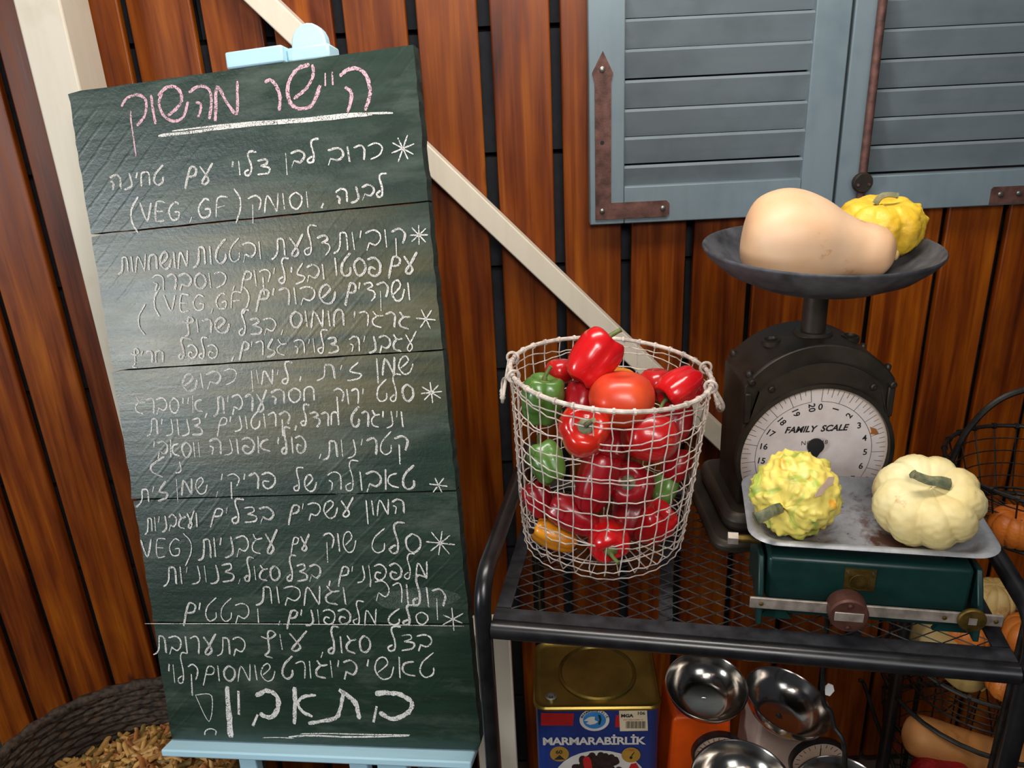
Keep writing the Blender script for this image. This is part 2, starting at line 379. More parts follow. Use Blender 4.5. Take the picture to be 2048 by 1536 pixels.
zl = [sp_(1250, y).z for y in (44, 105, 167, 225, 281, 338)]
s1 = leaf('window_shutter', 'blue-grey louvred shutter on the left, with an L-shaped rusty hinge strap', sp_(1180, 440).x, sp_(1667, 390).x, sp_(1250, 200).x, sp_(1606, 330).x, zl, sp_(1250, 374).z)
zl2 = [sp_(1760, y).z for y in (65, 126, 185, 242, 298)]
s2 = leaf('window_shutter', 'blue-grey louvred shutter on the right, cut off by the edge of the photo', sp_(1670, 390).x+.003, sp_(1670, 390).x+.52, sp_(1733, 355).x, sp_(1733, 355).x+.36, zl2, sp_(1733, 353).z)
# hinge strap
yh = YS-.003
def hp(x, y): return onY(x, y, YS)
vl, vr, tp = hp(1190, 300).x, hp(1222, 300).x, hp(1204, 102).z
hb_, ht_ = hp(1204, 439).z, hp(1260, 404).z; hx = hp(1338, 420).x
pl = [(vl, hb_), (hx-.006, hb_), (hx, hb_+.006), (hx, ht_-.006), (hx-.006, ht_), (vr, ht_), (vr, hp(1204, 165).z), (hp(1226, 145).x, hp(1226, 146).z), ((vl+vr)/2, tp), (hp(1184, 145).x, hp(1184, 146).z), (vl, hp(1204, 165).z)]
hs_ = MB().prism([(x, YS-.0002, z) for x, z in pl], (0, -.003, 0)).build('hinge_strap', M['rust'], s1, world=True, smooth=0)
for p in ((1204, 139), (1204, 422), (1325, 416)): q = hp(*p); screw(hs_, (q.x, YS-.0034, q.z))
q = hp(1204, 285); MB().lathe([(.004, 0), (.004, .0006)], 12, frame((q.x, YS-.0033, q.z), (0, -1, 0))).build('screw_hole', M['ink'], hs_, world=True)
a = hp(1983, 374); b = hp(2048, 405)
hs2 = MB().prism([(a.x, YS-.0002, a.z-.004), (a.x+.004, YS-.0002, a.z), (a.x+.17, YS-.0002, a.z), (a.x+.17, YS-.0002, b.z), (a.x, YS-.0002, b.z)], (0, -.003, 0)).build('hinge_strap', M['rust'], s2, world=True, smooth=0)
for p in ((1999, 388), (2036, 386)): q = hp(*p); screw(hs2, (q.x, YS-.0034, q.z))
# locking rod with round knob
k = hp(1716, 362); rt_ = hp(1757, 0)
rod = thing('locking_rod', 'rusty brown locking rod with a round knob where the two shutters meet', 'rod', (k.x, YS-.014, k.z))
MB().tube([(k.x+.003, YS-.0125, k.z-.045), (k.x+.003, YS-.0125, 2.42)], .0085, 12).build('rod', M['rust'], rod, world=True)
MB().lathe([(.0, .0), (.019, 0), (.0205, .004), (.0205, .011), (.018, .014), (0.001, .0142)], 28, frame((k.x, YS-.014, k.z), (0, -1, 0))).build('knob', M['iron'], rod, world=True)
for dx in (-.011, .011): MB().lathe([(.003, 0), (.003, .002)], 10, frame((k.x+dx, YS-.028, k.z-.003), (0, -1, 0))).build('knob_pin', M['rust'], rod, world=True)

# ------------------------------------------------------------------ chalkboard
TL, TR, BR, BL = (V(p)+V((0, 0, .45)) for p in ((-0.713, -0.285, 1.457), (-0.125, -0.393, 1.504), (-0.102, -0.663, 0.364), (-0.69, -0.556, 0.316)))
BW = (TR-TL).length; BH = (BL-TL).length
ex = (TR-TL).normalized(); ev = (BL-TL).normalized(); nb = ex.cross(ev).normalized()   # nb points into the wall
ey = -ev
# board frame: local x right, y up, z toward the viewer
yb = (ey-ex*ey.dot(ex)).normalized(); zb_ = ex.cross(yb)
MBD = Matrix(((ex.x, yb.x, zb_.x, TL.x), (ex.y, yb.y, zb_.y, TL.y), (ex.z, yb.z, zb_.z, TL.z), (0, 0, 0, 1)))
board = thing('chalkboard', 'tall dark green plank chalkboard covered in handwritten Hebrew menu lines', 'chalkboard', M=MBD)
INV = MBD.inverted()
def b2(x, y): p = INV @ onP(x, y, TL, nb); return p.x, p.y
TH = .028
rnd = random.Random(3)
for i in range(5):
    y0, y1 = -BH*i/5-.0012, -BH*(i+1)/5+.0012
    jl = [rnd.uniform(-.0015, .002)+(-.003 if i == 2 else 0) for _ in range(2)]
    n = 26; pts = []
    pts += [(lerp(jl[0], BW, k/n), y0+(-.0025 if k in (0,) else 0)+rnd.uniform(-.0006, .0004)) for k in range(n+1)]
    pts += [(BW+rnd.uniform(-.0018, .001), lerp(y0, y1, k/14)) for k in range(1, 14)]
    pts += [(lerp(BW, jl[1], k/n)-(.006 if (i == 4 and k == 0) else 0), y1+rnd.uniform(-.0004, .0006)) for k in range(n+1)]
    pts += [(rnd.uniform(-.001, .0015), lerp(y1, y0, k/14)) for k in range(1, 14)]
    dz = -.0008*(i % 2)
    m = MB().prism([(x, y, -TH) for x, y in pts], (0, 0, TH+dz))
    o = m.build('plank', M['board'], board, smooth=0); o.data.materials.append(M['boardside'])
    for p in o.data.polygons:
        if abs(p.normal.z) < .5: p.material_index = 1

# ---- chalk strokes
GL = {
'א': (.7, [[(.08, 1.1), (.08, 0)], [(.62, .85), (.3, .75), (.2, .45), (.35, .2), (.68, .1)]]),
'ב': (.7, [[(0, .88), (.35, 1), (.62, .8), (.66, .45), (.45, .18), (.15, .35)], [(.15, .35), (.03, -.1)]]),
'ג': (.6, [[(.1, 1.05), (.3, .75), (.62, .78)], [(.3, .75), (.06, .45), (.12, .12), (.5, -.02)]]),
'ד': (.6, [[(0, .9), (.35, 1), (.5, .78), (.2, .6)], [(.2, .6), (.55, .5), (.6, .2), (.4, -.1)]]),
'ה': (.7, [[(0, .82), (.3, 1), (.6, .8), (.62, .0)], [(.05, .55), (.22, .42), (.16, 0)]]),
'ו': (.2, [[(.05, 1), (.12, 0)]]),
'ז': (.5, [[(.42, 1.15), (.1, .55), (.5, .3), (.4, .0), (0, -.12)]]),
'ח': (.6, [[(.03, 0), (.06, .8), (.3, 1), (.5, .8), (.52, 0)]]),
'ט': (.6, [[(.58, 1.3), (.15, .8), (.05, .3), (.25, 0), (.52, .15), (.56, .5)]]),
'י': (.2, [[(.12, 1), (.06, .62)]]),
'כ': (.65, [[(0, .9), (.35, 1.02), (.62, .72), (.5, .2), (.1, 0)]]),
'ל': (.5, [[(.62, 1.55), (.3, 1.6), (.2, 1.3), (.34, .6), (.3, .08), (.1, 0), (.02, .22), (.25, .4)]]),
'מ': (.7, [[(0, -.1), (.15, .95), (.52, .12), (.6, .05), (.65, 1.05)]]),
'ם': (.6, [[(.02, -.3), (.16, .45), (.32, .95), (.6, .85), (.52, .48), (.2, .42)]]),
'נ': (.5, [[(.32, 1), (.42, .25), (.28, 0), (0, -.08)]]),
'ן': (.18, [[(.05, 1), (.1, -.6)]]),
'ס': (.65, [[(.3, 1), (.05, .7), (.1, .2), (.35, 0), (.6, .3), (.58, .75), (.3, 1)]]),
'ע': (.65, [[(.72, 1.2), (.38, .5), (.15, .1), (.3, -.05), (.48, .2), (.3, .6), (.08, 1)]]),
'פ': (.7, [[(0, .9), (.35, 1.02), (.66, .7), (.6, .2), (.3, 0), (.06, .22), (.15, .5), (.38, .42)]]),
'ף': (.55, [[(.0, .85), (.3, .7), (.55, .95), (.4, 1.2), (.25, 1), (.28, 0), (.12, -.3), (.4, -.45)]]),
'צ': (.6, [[(0, .95), (.4, 1.02), (.46, .74), (.15, .56)], [(.15, .56), (.56, .42), (.52, .08), (0, 0)]]),
'ק': (.65, [[(0, .85), (.35, 1), (.62, .7), (.5, .15)], [(.2, .5), (.22, -.65)]]),
'ר': (.5, [[(0, .86), (.3, 1), (.46, .72), (.42, 0)]]),
'ש': (.75, [[(.76, .6), (.62, .05), (.3, -.05), (.05, .4), (.15, .92), (.4, 1.08), (.52, .75), (.15, .3)]]),
'ת': (.7, [[(0, -.12), (.2, 0), (.3, .3), (.32, .95)], [(.32, .95), (.6, .88), (.66, 0)]]),
'V': (.7, [[(0, 1), (.35, 0), (.6, 1)]]), 'E': (.6, [[(.55, 1), (.1, 1), (.05, 0), (.5, .02)], [(.08, .5), (.45, .52)]]),
'G': (.75, [[(.6, .9), (.35, 1), (.05, .55), (.2, .05), (.55, .1), (.6, .45), (.35, .45)]]), 'F': (.6, [[(.6, 1), (.12, 1), (.02, 0)], [(.1, .5), (.45, .55)]]),
',': (.2, [[(.15, .2), (.05, -.2)]]), '.': (.12, [[(.05, .12), (.08, 0)]]),
'(': (.3, [[(.3, 1.3), (.05, .7), (.05, .1), (.25, -.4)]]), ')': (.35, [[(0, 1.3), (.28, .8), (.28, .2), (.05, -.4)]]),
}
crnd = random.Random(11)
def ribbon(mb, P, w, double=False):
    pts = [V((p[0], p[1], 0)) for p in P]; pts = smooth_pts(pts, 5)
    n = len(pts); v = []; f = []
    for i, p in enumerate(pts):
        t = (pts[min(i+1, n-1)]-pts[max(i-1, 0)]); t = t.normalized() if t.length > 1e-9 else V((1, 0, 0)); s = V((-t.y, t.x, 0))
        ww = w*(.5+.5*crnd.random()*.6)*(.6 if i in (0, n-1) else 1)
        j = V((crnd.uniform(-1, 1), crnd.uniform(-1, 1), 0))*w*.1
        z = .0006
        v += [p+s*ww+j+V((0, 0, z)), p-s*ww+j+V((0, 0, z))]
    for i in range(n-1): f.append((2*i, 2*i+1, 2*i+3, 2*i+2))
    mb.add(v, f)
def wpx(P, mb, w):  # stroke traced in board pixels
    ribbon(mb, [b2(*p) for p in P], w)
def word(mb, text, xr, yr, xl, yl, h, w=.00200):
    ltr = any(c in 'VEGF' for c in text)
    ws = [GL[c][0]+.13 for c in text]; tot = sum(ws)-.13
    x = 0.
    seq = text
    for c, cw in zip(seq, ws):
        g = GL[c]
        for st in g[1]:
            P = []
            for gx, gy in st:
                pos = (x+gx) if ltr else (tot-(x+cw-.13)+gx)
                fr = pos/tot
                px = lerp(xl, xr, fr)+crnd.uniform(-.6, .6); by = lerp(yl, yr, fr)
                P.append(b2(px-(gy*h)*.03, by-gy*h+crnd.uniform(-.8, .8)))
            ribbon(mb, P, w*crnd.uniform(.8, 1.25))
            if crnd.random() < .5:
                ribbon(mb, [(a+.0012, b_-.0008) for a, b_ in P], w*.8)
        x += cw
def star(mb, cx, cy, r):
    n = crnd.choice((3, 4)); a0 = crnd.uniform(0, 1)
    for k in range(n):
        a = a0+pi*k/n; dx, dy = cos(a)*r*crnd.uniform(.8, 1.1), sin(a)*r*crnd.uniform(.8, 1.1)
        ribbon(mb, [b2(cx-dx, cy-dy), b2(cx, cy), b2(cx+dx, cy+dy)], .0016)
def cr(P, x0, y0, s): return [(x0+s*a, y0+s*b) for a, b in P]
# title in pink, traced stroke by stroke
A = lambda P: cr(P, 130, 100, .1953)
B = lambda P: cr(P, 500, 100, .1953)
title = MB()
for P, w in ((A([(580, 580), (640, 490), (740, 460), (820, 500), (835, 600), (810, 690), (740, 780)]), .0036), (A([(675, 620), (680, 740), (700, 870), (730, 1090)]), .0022), (A([(885, 460), (900, 600), (930, 760)]), .0036),
    (A([(955, 470), (1050, 380), (1150, 390), (1195, 470), (1180, 560), (1060, 670)]), .0040), (A([(1000, 440), (965, 540), (1010, 670), (1110, 730), (1200, 700), (1240, 620), (1260, 530)]), .0036),
    (A([(1270, 440), (1340, 385), (1430, 375), (1490, 430), (1500, 560), (1480, 710)]), .0036), (A([(1340, 540), (1390, 550), (1390, 620), (1365, 690)]), .0034),
    (A([(1540, 730), (1545, 600), (1560, 380), (1650, 520), (1740, 650), (1770, 600), (1765, 320)]), .0042),
    (B([(150, 330), (220, 310), (280, 390), (310, 490), (300, 620)]), .0042), (B([(640, 150), (650, 240), (610, 350), (540, 430), (450, 500)]), .0040), (B([(610, 150), (500, 190), (410, 300), (385, 440), (430, 560), (520, 600), (640, 560), (720, 360)]), .0046),
    (B([(772, 235), (772, 370)]), .0034), (B([(845, 225), (848, 360)]), .0042), (B([(920, 270), (1000, 205), (1100, 190), (1190, 260), (1230, 400), (1220, 500), (1180, 620)]), .0044), (B([(970, 385), (1030, 420), (1040, 500), (1000, 640)]), .0042)):
    wpx(P, title, w*.95)
title.build('chalk_writing', M['pink'], board, smooth=0, kind='stuff', label='large pink chalk heading')
m = MB()
wpx([(317, 272), (400, 262), (500, 250), (600, 243), (700, 233), (745, 228)], m, .0034); wpx([(345, 262), (470, 248), (600, 238), (700, 228), (786, 226)], m, .0022); m.build('chalk_underline', M['chalk'], board, smooth=0)
LINES = [
 [('*', 806, 297, 27), ('כרוב', 766, 315, 656, 328, 30), ('לבן', 635, 322, 570, 335, 28), ('צלוי', 540, 348, 462, 352, 29), ('עם', 423, 366, 370, 367, 34), ('טחינה', 328, 368, 220, 380, 29)],
 [('לבנה', 771, 391, 672, 408, 28), (',', 648, 410, 640, 412, 26), ('וסומק', 620, 415, 497, 426, 33), (')', 484, 428, 470, 430, 40), ('GF', 457, 432, 396, 438, 38), (',', 386, 438, 378, 440, 24), ('VEG', 364, 441, 281, 441, 36), ('(', 278, 448, 262, 448, 42)],
 [('*', 838, 470, 20), ('קוביות', 812, 492, 667, 502, 36), ('דלעת', 660, 506, 543, 514, 36), ('ובטטות', 525, 518, 386, 531, 36), ('מושחמות', 378, 532, 236, 545, 30)],
 [('עם', 832, 545, 776, 546, 34), ('פסטו', 762, 552, 669, 552, 36), ('ובזיליקום', 650, 558, 482, 574, 31), (',', 472, 576, 464, 576, 28), ('כוסברה', 453, 574, 305, 581, 30)],
 [('ושקדים', 821, 599, 690, 600, 35), ('שבורים', 671, 604, 511, 613, 34), (')', 500, 612, 484, 614, 34), ('GF', 484, 616, 431, 619, 31), (',', 428, 622, 420, 622, 26), ('VEG', 413, 622, 329, 622, 32), ('(', 322, 620, 308, 620, 36)],
 [('*', 852, 638, 21), ('גרגרי', 820, 656, 706, 652, 30), ('חומוס', 690, 651, 580, 655, 32), (',', 568, 664, 560, 664, 28), ('בצל', 553, 666, 478, 670, 31), ('שרוף', 458, 664, 366, 666, 27), ('(', 292, 655, 276, 658, 36)],
 [('עגבניה', 831, 700, 699, 704, 31), ('צלויה', 676, 704, 589, 708, 29), ('גזרים', 573, 709, 478, 712, 29), (',', 470, 716, 460, 716, 26), ('פלפל', 436, 716, 358, 717, 26), ('חריף', 328, 724, 262, 726, 23)],
 [('שמן', 826, 745, 752, 748, 31), ('זית', 722, 757, 634, 757, 28), (',', 604, 757, 597, 757, 24), ('לימון', 582, 767, 502, 767, 27), ('כבוש', 475, 766, 364, 782, 30)],
 [('*', 863, 785, 22), ('סלט', 828, 802, 753, 803, 34), ('ירוק', 730, 808, 668, 808, 31), ('חסה', 632, 801, 543, 809, 29), ('ערבית', 532, 821, 427, 828, 35), (',', 416, 830, 408, 830, 26), ('אייסברג', 406, 825, 271, 827, 31)],
 [('ויניגרט', 808, 853, 702, 853, 31), ('חרדל', 680, 850, 602, 851, 26), (',', 595, 856, 588, 856, 26), ('קרוטונים', 580, 851, 434, 864, 29), ('צנונית', 405, 870, 294, 868, 32)],
 [('קטרינות', 817, 905, 647, 916, 34), (',', 645, 912, 637, 912, 26), ('פולי', 612, 905, 554, 908, 33), ('אפונה', 540, 905, 419, 909, 31), ('ווסאבי', 402, 915, 306, 913, 31)],
 [('(', 330, 944, 300, 946, 24), ('נ', 364, 944, 352, 944, 22)],
 [('*', 877, 970, 18), ('טאבולה', 830, 978, 656, 981, 37), ('של', 633, 981, 588, 981, 29), ('פריקי', 552, 976, 441, 978, 30), (',', 438, 988, 430, 988, 26), ('שמן', 415, 985, 353, 987, 28), ('זית', 335, 994, 273, 1010, 28)],
 [('המון', 810, 1026, 731, 1030, 29), ('עשבים', 705, 1031, 576, 1040, 31), ('בצלים', 548, 1044, 421, 1046, 30), ('ועגבניות', 396, 1053, 290, 1065, 29)],
 [('*', 881, 1086, 27), ('סלט', 843, 1104, 742, 1106, 38), ('שוק', 712, 1102, 647, 1102, 36), ('עם', 617, 1100, 582, 1100, 27), ('עגבניות', 553, 1104, 397, 1116, 38), (')', 386, 1112, 368, 1116, 38), ('VEG', 365, 1112, 283, 1113, 34)],
 [('מלפפונים', 857, 1155, 676, 1164, 31), (',', 662, 1166, 655, 1166, 26), ('בצל', 642, 1160, 574, 1162, 32), ('סגול', 560, 1160, 489, 1161, 29), (',', 483, 1163, 476, 1163, 26), ('צנוניות', 468, 1162, 327, 1168, 34)],
 [('קולורבי', 892, 1218, 738, 1196, 38), ('וגמבות', 695, 1208, 512, 1206, 34)],
 [('*', 906, 1238, 24), ('סלט', 858, 1248, 776, 1249, 24), ('מלפפונים', 755, 1248, 573, 1248, 29), (',', 562, 1246, 555, 1246, 20), ('ו', 521, 1246, 514, 1246, 30), ('בטטים', 500, 1243, 366, 1240, 36)],
 [('בצל', 865, 1298, 776, 1301, 30), ('סגול', 742, 1304, 656, 1307, 34), (',', 648, 1310, 640, 1310, 30), ('עוף', 610, 1300, 523, 1300, 33), ('בתערובת', 492, 1309, 307, 1305, 34)],
 [('טאשי', 870, 1354, 731, 1356, 38), ('ביוגורט', 715, 1354, 563, 1357, 34), ('שומסום', 550, 1359, 406, 1362, 30), ('קלוי', 397, 1366, 336, 1366, 38)],
]
for L in LINES:
    m = MB()
    for w_ in L:
        if w_[0] == '*': star(m, *w_[1:])
        else: word(m, *w_)
    m.build('chalk_writing', M['chalk'], board, smooth=0, kind='stuff')
C = lambda P: cr(P, 280, 1200, .3418)
m = MB()
for P, w in ((C([(1375, 548), (1450, 542), (1530, 555), (1590, 600), (1570, 655), (1480, 695), (1400, 655)]), .0066), (C([(1385, 620), (1368, 715)]), .0052), (C([(1165, 525), (1220, 560), (1265, 610), (1282, 695)]), .0066), (C([(1195, 530), (1175, 620), (1150, 685), (1080, 705), (985, 722)]), .0055),
    (C([(905, 510), (908, 620), (903, 725)]), .0060), (C([(1030, 555), (960, 565), (925, 600), (950, 650), (1010, 680)]), .0046), (C([(680, 560), (740, 530), (800, 560), (808, 630), (765, 685), (700, 665)]), .0066), (C([(690, 670), (660, 735)]), .0060),
    (C([(578, 530), (580, 670)]), .0056), (C([(512, 505), (520, 650), (532, 805)]), .0080), (C([(325, 555), (420, 560), (405, 710), (325, 555)]), .0013), (C([(380, 790), (385, 765), (415, 752), (445, 765), (442, 790)]), .0018),
    (C([(870, 800), (1000, 792), (1200, 800), (1400, 798), (1575, 792)]), .0024), (C([(940, 782), (1100, 780), (1300, 785), (1580, 788)]), .0018), (C([(720, 805), (800, 803), (900, 808)]), .0012)):
    wpx(P, m, w)
m.build('chalk_writing', M['chalk'], board, smooth=0, kind='stuff', label='large thick chalk closing words with an exclamation mark and underline')
m = MB(); wpx([(290, 1247), (450, 1247), (600, 1248), (800, 1250), (928, 1252)], m, .0009); m.build('chalk_line', M['chalk'], board, smooth=0)
# chalk smudges
for cx, cy, rx, ry in ((850, 1195, 62, 22), (795, 1200, 45, 20), (690, 975, 30, 18), (310, 1100, 24, 20), (430, 715, 22, 14)):
    m = MB(); P = [b2(cx+rx*cos(a)*(1+.15*sin(3*a+cx)), cy+ry*sin(a)*(1+.1*cos(2*a))) for a in [2*pi*k/20 for k in range(20)]]
    c = b2(cx, cy); n0 = len(m.v); m.v.append((*c, .0003)); m.v += [(p[0], p[1], .0003) for p in P]; m.f += [(n0, n0+1+k, n0+1+(k+1) % 20) for k in range(20)]
    m.build('chalk_smudge', M['smudge'], board, smooth=0)

# ------------------------------------------------------------------ easel (light blue)
easel = thing('easel', 'light blue wooden easel holding up the green chalkboard', 'easel', M=MBD)
def eb(x0, x1, y0, y1, z0, z1, nm, bev=.003): return MB().box(((x0+x1)/2, (y0+y1)/2, (z0+z1)/2), (x1-x0, y1-y0, z1-z0)).build(nm, M['sky'], easel, bevel=bev, centre=True)
eb(-.004, BW-.012, -BH-.016, -BH-.002, -.055, .030, 'ledge')
gl = b2(585, 85); 
# mast with rounded top
mx = gl[0]; mw = .030
pts = [(mx-mw, -BH-.25), (mx+mw, -BH-.25)] + [(mx+mw*cos(a), .038+mw*1.1*sin(a)) for a in [pi*k/10 for k in range(11)]]
MB().prism([(x, y, -TH-.055) for x, y in pts], (0, 0, .022)).build('mast', M['sky'], easel, bevel=.003)
eb(mx-.118, mx-.020, .001, .027, -TH-.034, -.002, 'top_clamp')
eb(mx-.0198, mx+.052, .001, .024, -TH-.034, -.016, 'clamp_block', .004)
lz = MB()
for lx in (.105, .335):
    top = MBD @ V((lx, -BH*.25, -TH-.016)); bot = MBD @ V((lx, -BH-.02, -TH-.050)); d_ = (bot-top).normalized(); foot = bot+d_*((bot.z-.0)/(-d_.z))
    foot = V((foot.x, foot.y, 0))
    w2 = ex*.019; t2 = zb_*.011
    m = MB(); q = [top-w2-t2, top+w2-t2, top+w2+t2, top-w2+t2]; r_ = [foot-w2-t2, foot+w2-t2, foot+w2+t2, foot-w2+t2]
    m.add(q+r_, [(0, 1, 2, 3), (7, 6, 5, 4), (0, 4, 5, 1), (1, 5, 6, 2), (2, 6, 7, 3), (3, 7, 4, 0)]); m.build('leg', M['sky'], easel, world=True, bevel=.003)
top = MBD @ V((mx, -BH*.1, -TH-.07)); m = MB(); m.tube([top, (top.x, -.05, .02)], .016, 4); m.build('rear_leg', M['sky'], easel, world=True)

# ------------------------------------------------------------------ rack
SZ = 1.185
YAW = atan2(-.138, .679); RW, RD = .692, .42
rack = thing('rack', 'black tubular steel rack with an expanded metal mesh shelf', 'rack', (-.045, -.782, 0), YAW)
RM = rootM(rack); RI = RM.inverted()
def rl(p): return RI @ V(p)
def sideframe(x):
    R_ = .05; zt = SZ+.062; P = [(x, -.005, 0)]
    for k in range(9): a = pi/2*k/8; P.append((x, -.005+R_-R_*cos(a), zt-R_+R_*sin(a)))
    for k in range(9): a = pi/2*k/8; P.append((x, RD+.04-R_+R_*sin(a), zt-R_+R_*cos(a)))
    P.append((x, RD+.04, 0)); return P
for x in (-.012, RW+.012): MB().tube(sideframe(x), .0125, 14).build('side_tube', M['blackm'], rack)
MB().tube([(0, -.005, SZ-.014), (RW, -.005, SZ-.014)], .0135, 14).build('front_rail', M['blackm'], rack)
MB().tube([(0, RD, SZ-.018), (RW, RD, SZ-.018)], .011, 12).build('back_rail', M['blackm'], rack)
bw = .022
def flat(a, b, c, d_, nm='edge_bar'): MB().box(((a+b)/2, (c+d_)/2, SZ-.003), (b-a, d_-c, .004)).build(nm, M['strap'], rack, centre=True)
flat(0, RW, .002, .006+bw); flat(0, RW, RD-bw-.012, RD-.012); flat(.0, bw, .03, RD-.034); flat(RW-bw, RW, .03, RD-.034)
MB().box((.245, RD/2, SZ-.012), (.020, RD-.05, .006)).build('cross_bar', M['strap'], rack)
MB().box((.50, RD/2, SZ-.012), (.020, RD-.05, .006)).build('cross_bar', M['strap'], rack)
# expanded metal: two families of slightly slotted strands
m = MB(); x0, x1, y0, y1 = bw, RW-bw, .03, RD-.034; cw, ch = .042, .026; sl = ch/cw
for sgn in (1, -1):
    k = -40
    while k < 60:
        # y = sgn*sl*(x-x0)+c
        c = y0 + k*ch
        pts = []
        for xx in (x0, x1): pts.append((xx, sgn*sl*(xx-x0)+c))
        (ax, ay), (bx_, by) = pts
        if ay > by: ax, ay, bx_, by = bx_, by, ax, ay
        if by > y0 and ay < y1:
            def cut(yv): t_ = (yv-ay)/(by-ay); return ax+(bx_-ax)*t_
            pa = (ax, ay) if ay >= y0 else (cut(y0), y0); pb = (bx_, by) if by <= y1 else (cut(y1), y1)
            m.tube([(pa[0], pa[1], SZ-.003+.0006*sgn), (pb[0], pb[1], SZ-.003+.0006*sgn)], .0011, 4, cap=False)
        k += 1
tag(m.build('mesh_shelf', M['mesh'], rack), kind='stuff')
# lower shelf (pine boards)
LZ = .42
for k in range(5): MB().box((RW/2, .03+.09*k, LZ-.0105), (RW-.02, .084, .018)).build('shelf_board', M['wood'], rack, bevel=.002, centre=True)
for yy in (0, RD): MB().tube([(0, yy, LZ-.03), (RW, yy, LZ-.03)], .011, 12).build('lower_rail', M['blackm'], rack)

# ------------------------------------------------------------------ white wire basket
BC = V((.151, -.576, 0)); BZ0, BZ1 = SZ+.003, SZ+.291; RB, RTp = .130, .153
bask = thing('wire_basket', 'round white wire basket heaped with red peppers and tomatoes', 'basket', (BC.x, BC.y, BZ0))
HB = BZ1-BZ0; tilt = radians(5.2)
def bpt(a, t, dr=0):
    r = lerp(RB, RTp, t**.8)+dr; x, y = r*cos(a), r*sin(a)
    z = HB*t
    # the top leans over to the right
    return V((x - .012*(1-t), y, z - x*math.tan(tilt)*t*t*.9))
NW = 34
wr = random.Random(5)
for k in range(NW):
    a = 2*pi*k/NW+wr.uniform(-.02, .02); P = [(-.012, 0, .004)] if k % 2 == 0 else []
    P += [bpt(a, 0)*0.55+V((0, 0, .003)), bpt(a, 0, -.006)+V((0, 0, .002))]
    for j in range(1, 15): t_ = j/14; P.append(bpt(a+wr.uniform(-.012, .012), t_, wr.uniform(-.001, .001)))
    MB().tube(P, .00108, 5).build('vertical_wire', M['wirew'], bask)
for t_ in (.0, .055, .11, .2, .235, .33, .40, .49, .59, .63, .70, .80, .83, .92, .955):
    ph = wr.uniform(0, 6); P = []
    for j in range(NW*2):
        a = 2*pi*j/(NW*2); P.append(bpt(a, min(1, max(0, t_+.012*sin(3*a+ph)+.007*sin(7*a+2*ph)+wr.uniform(-.004, .004))), .0012*(1 if j % 2 else -1)))
    MB().tube(P, .00105, 5, closed=True).build('hoop_wire', M['wirew'], bask)
for rr in (.35, .7):
    MB().tube([V((-.012, 0, .004))+V((RB*rr*cos(a), RB*rr*sin(a), 0)) for a in [2*pi*k/30 for k in range(30)]], .0012, 5, closed=True).build('floor_wire', M['wirew'], bask)
MB().tube([bpt(2*pi*j/60, 1)+V((0, 0, .002)) for j in range(60)], .0036, 8, closed=True).build('rim', M['wirew'], bask)
m = MB()
for k in range(NW):
    p = bpt(2*pi*k/NW, 1)+V((0, 0, .002)); tdir = V((-sin(2*pi*k/NW), cos(2*pi*k/NW), 0))
    m.tube([p-tdir*.0018, p+tdir*.0018], .0052, 8)
tag(m.build('rim_wrap', M['wirew'], bask), kind='stuff')
for a_ in (radians(180), radians(-8)):
    c = bpt(a_, 1); sgn = -1 if cos(a_) < 0 else 1; h = thing('handle', None, None, tuple(c)); h.parent = bask; del_ = h
    for da in (-.26, .26):
        q = bpt(a_+da, 1)-c; m = MB(); tt = (bpt(a_+da+.05, 1)-bpt(a_+da-.05, 1)).normalized(); nn = V((cos(a_+da), sin(a_+da), 0))
        m.tube([q+V((0, 0, .004))+(nn*cos(u)+V((0, 0, 1))*sin(u))*.009 for u in [2*pi*k/16 for k in range(16)]], .0022, 7, closed=True); m.build('handle_eye', M['wirew'], h)
    P = smooth_pts([bpt(a_-.26, 1)-c+V((sgn*.006, 0, 0)), V((sgn*.012, -.03, -.03)), V((sgn*.014, 0, -.052)), V((sgn*.012, .03, -.03)), bpt(a_+.26, 1)-c+V((sgn*.006, 0, 0))], 6)
    MB().tube(P, .0026, 8).build('handle_wire', M['wirew'], h)
    m = MB(); m.tube([V((sgn*.0135, -.016+.0032*k, -.047+.9*abs(-.016+.0032*k)*.5)) for k in range(11)], [.0048 if k % 2 else .0036 for k in range(11)], 8); m.build('handle_grip', M['wirew'], h)

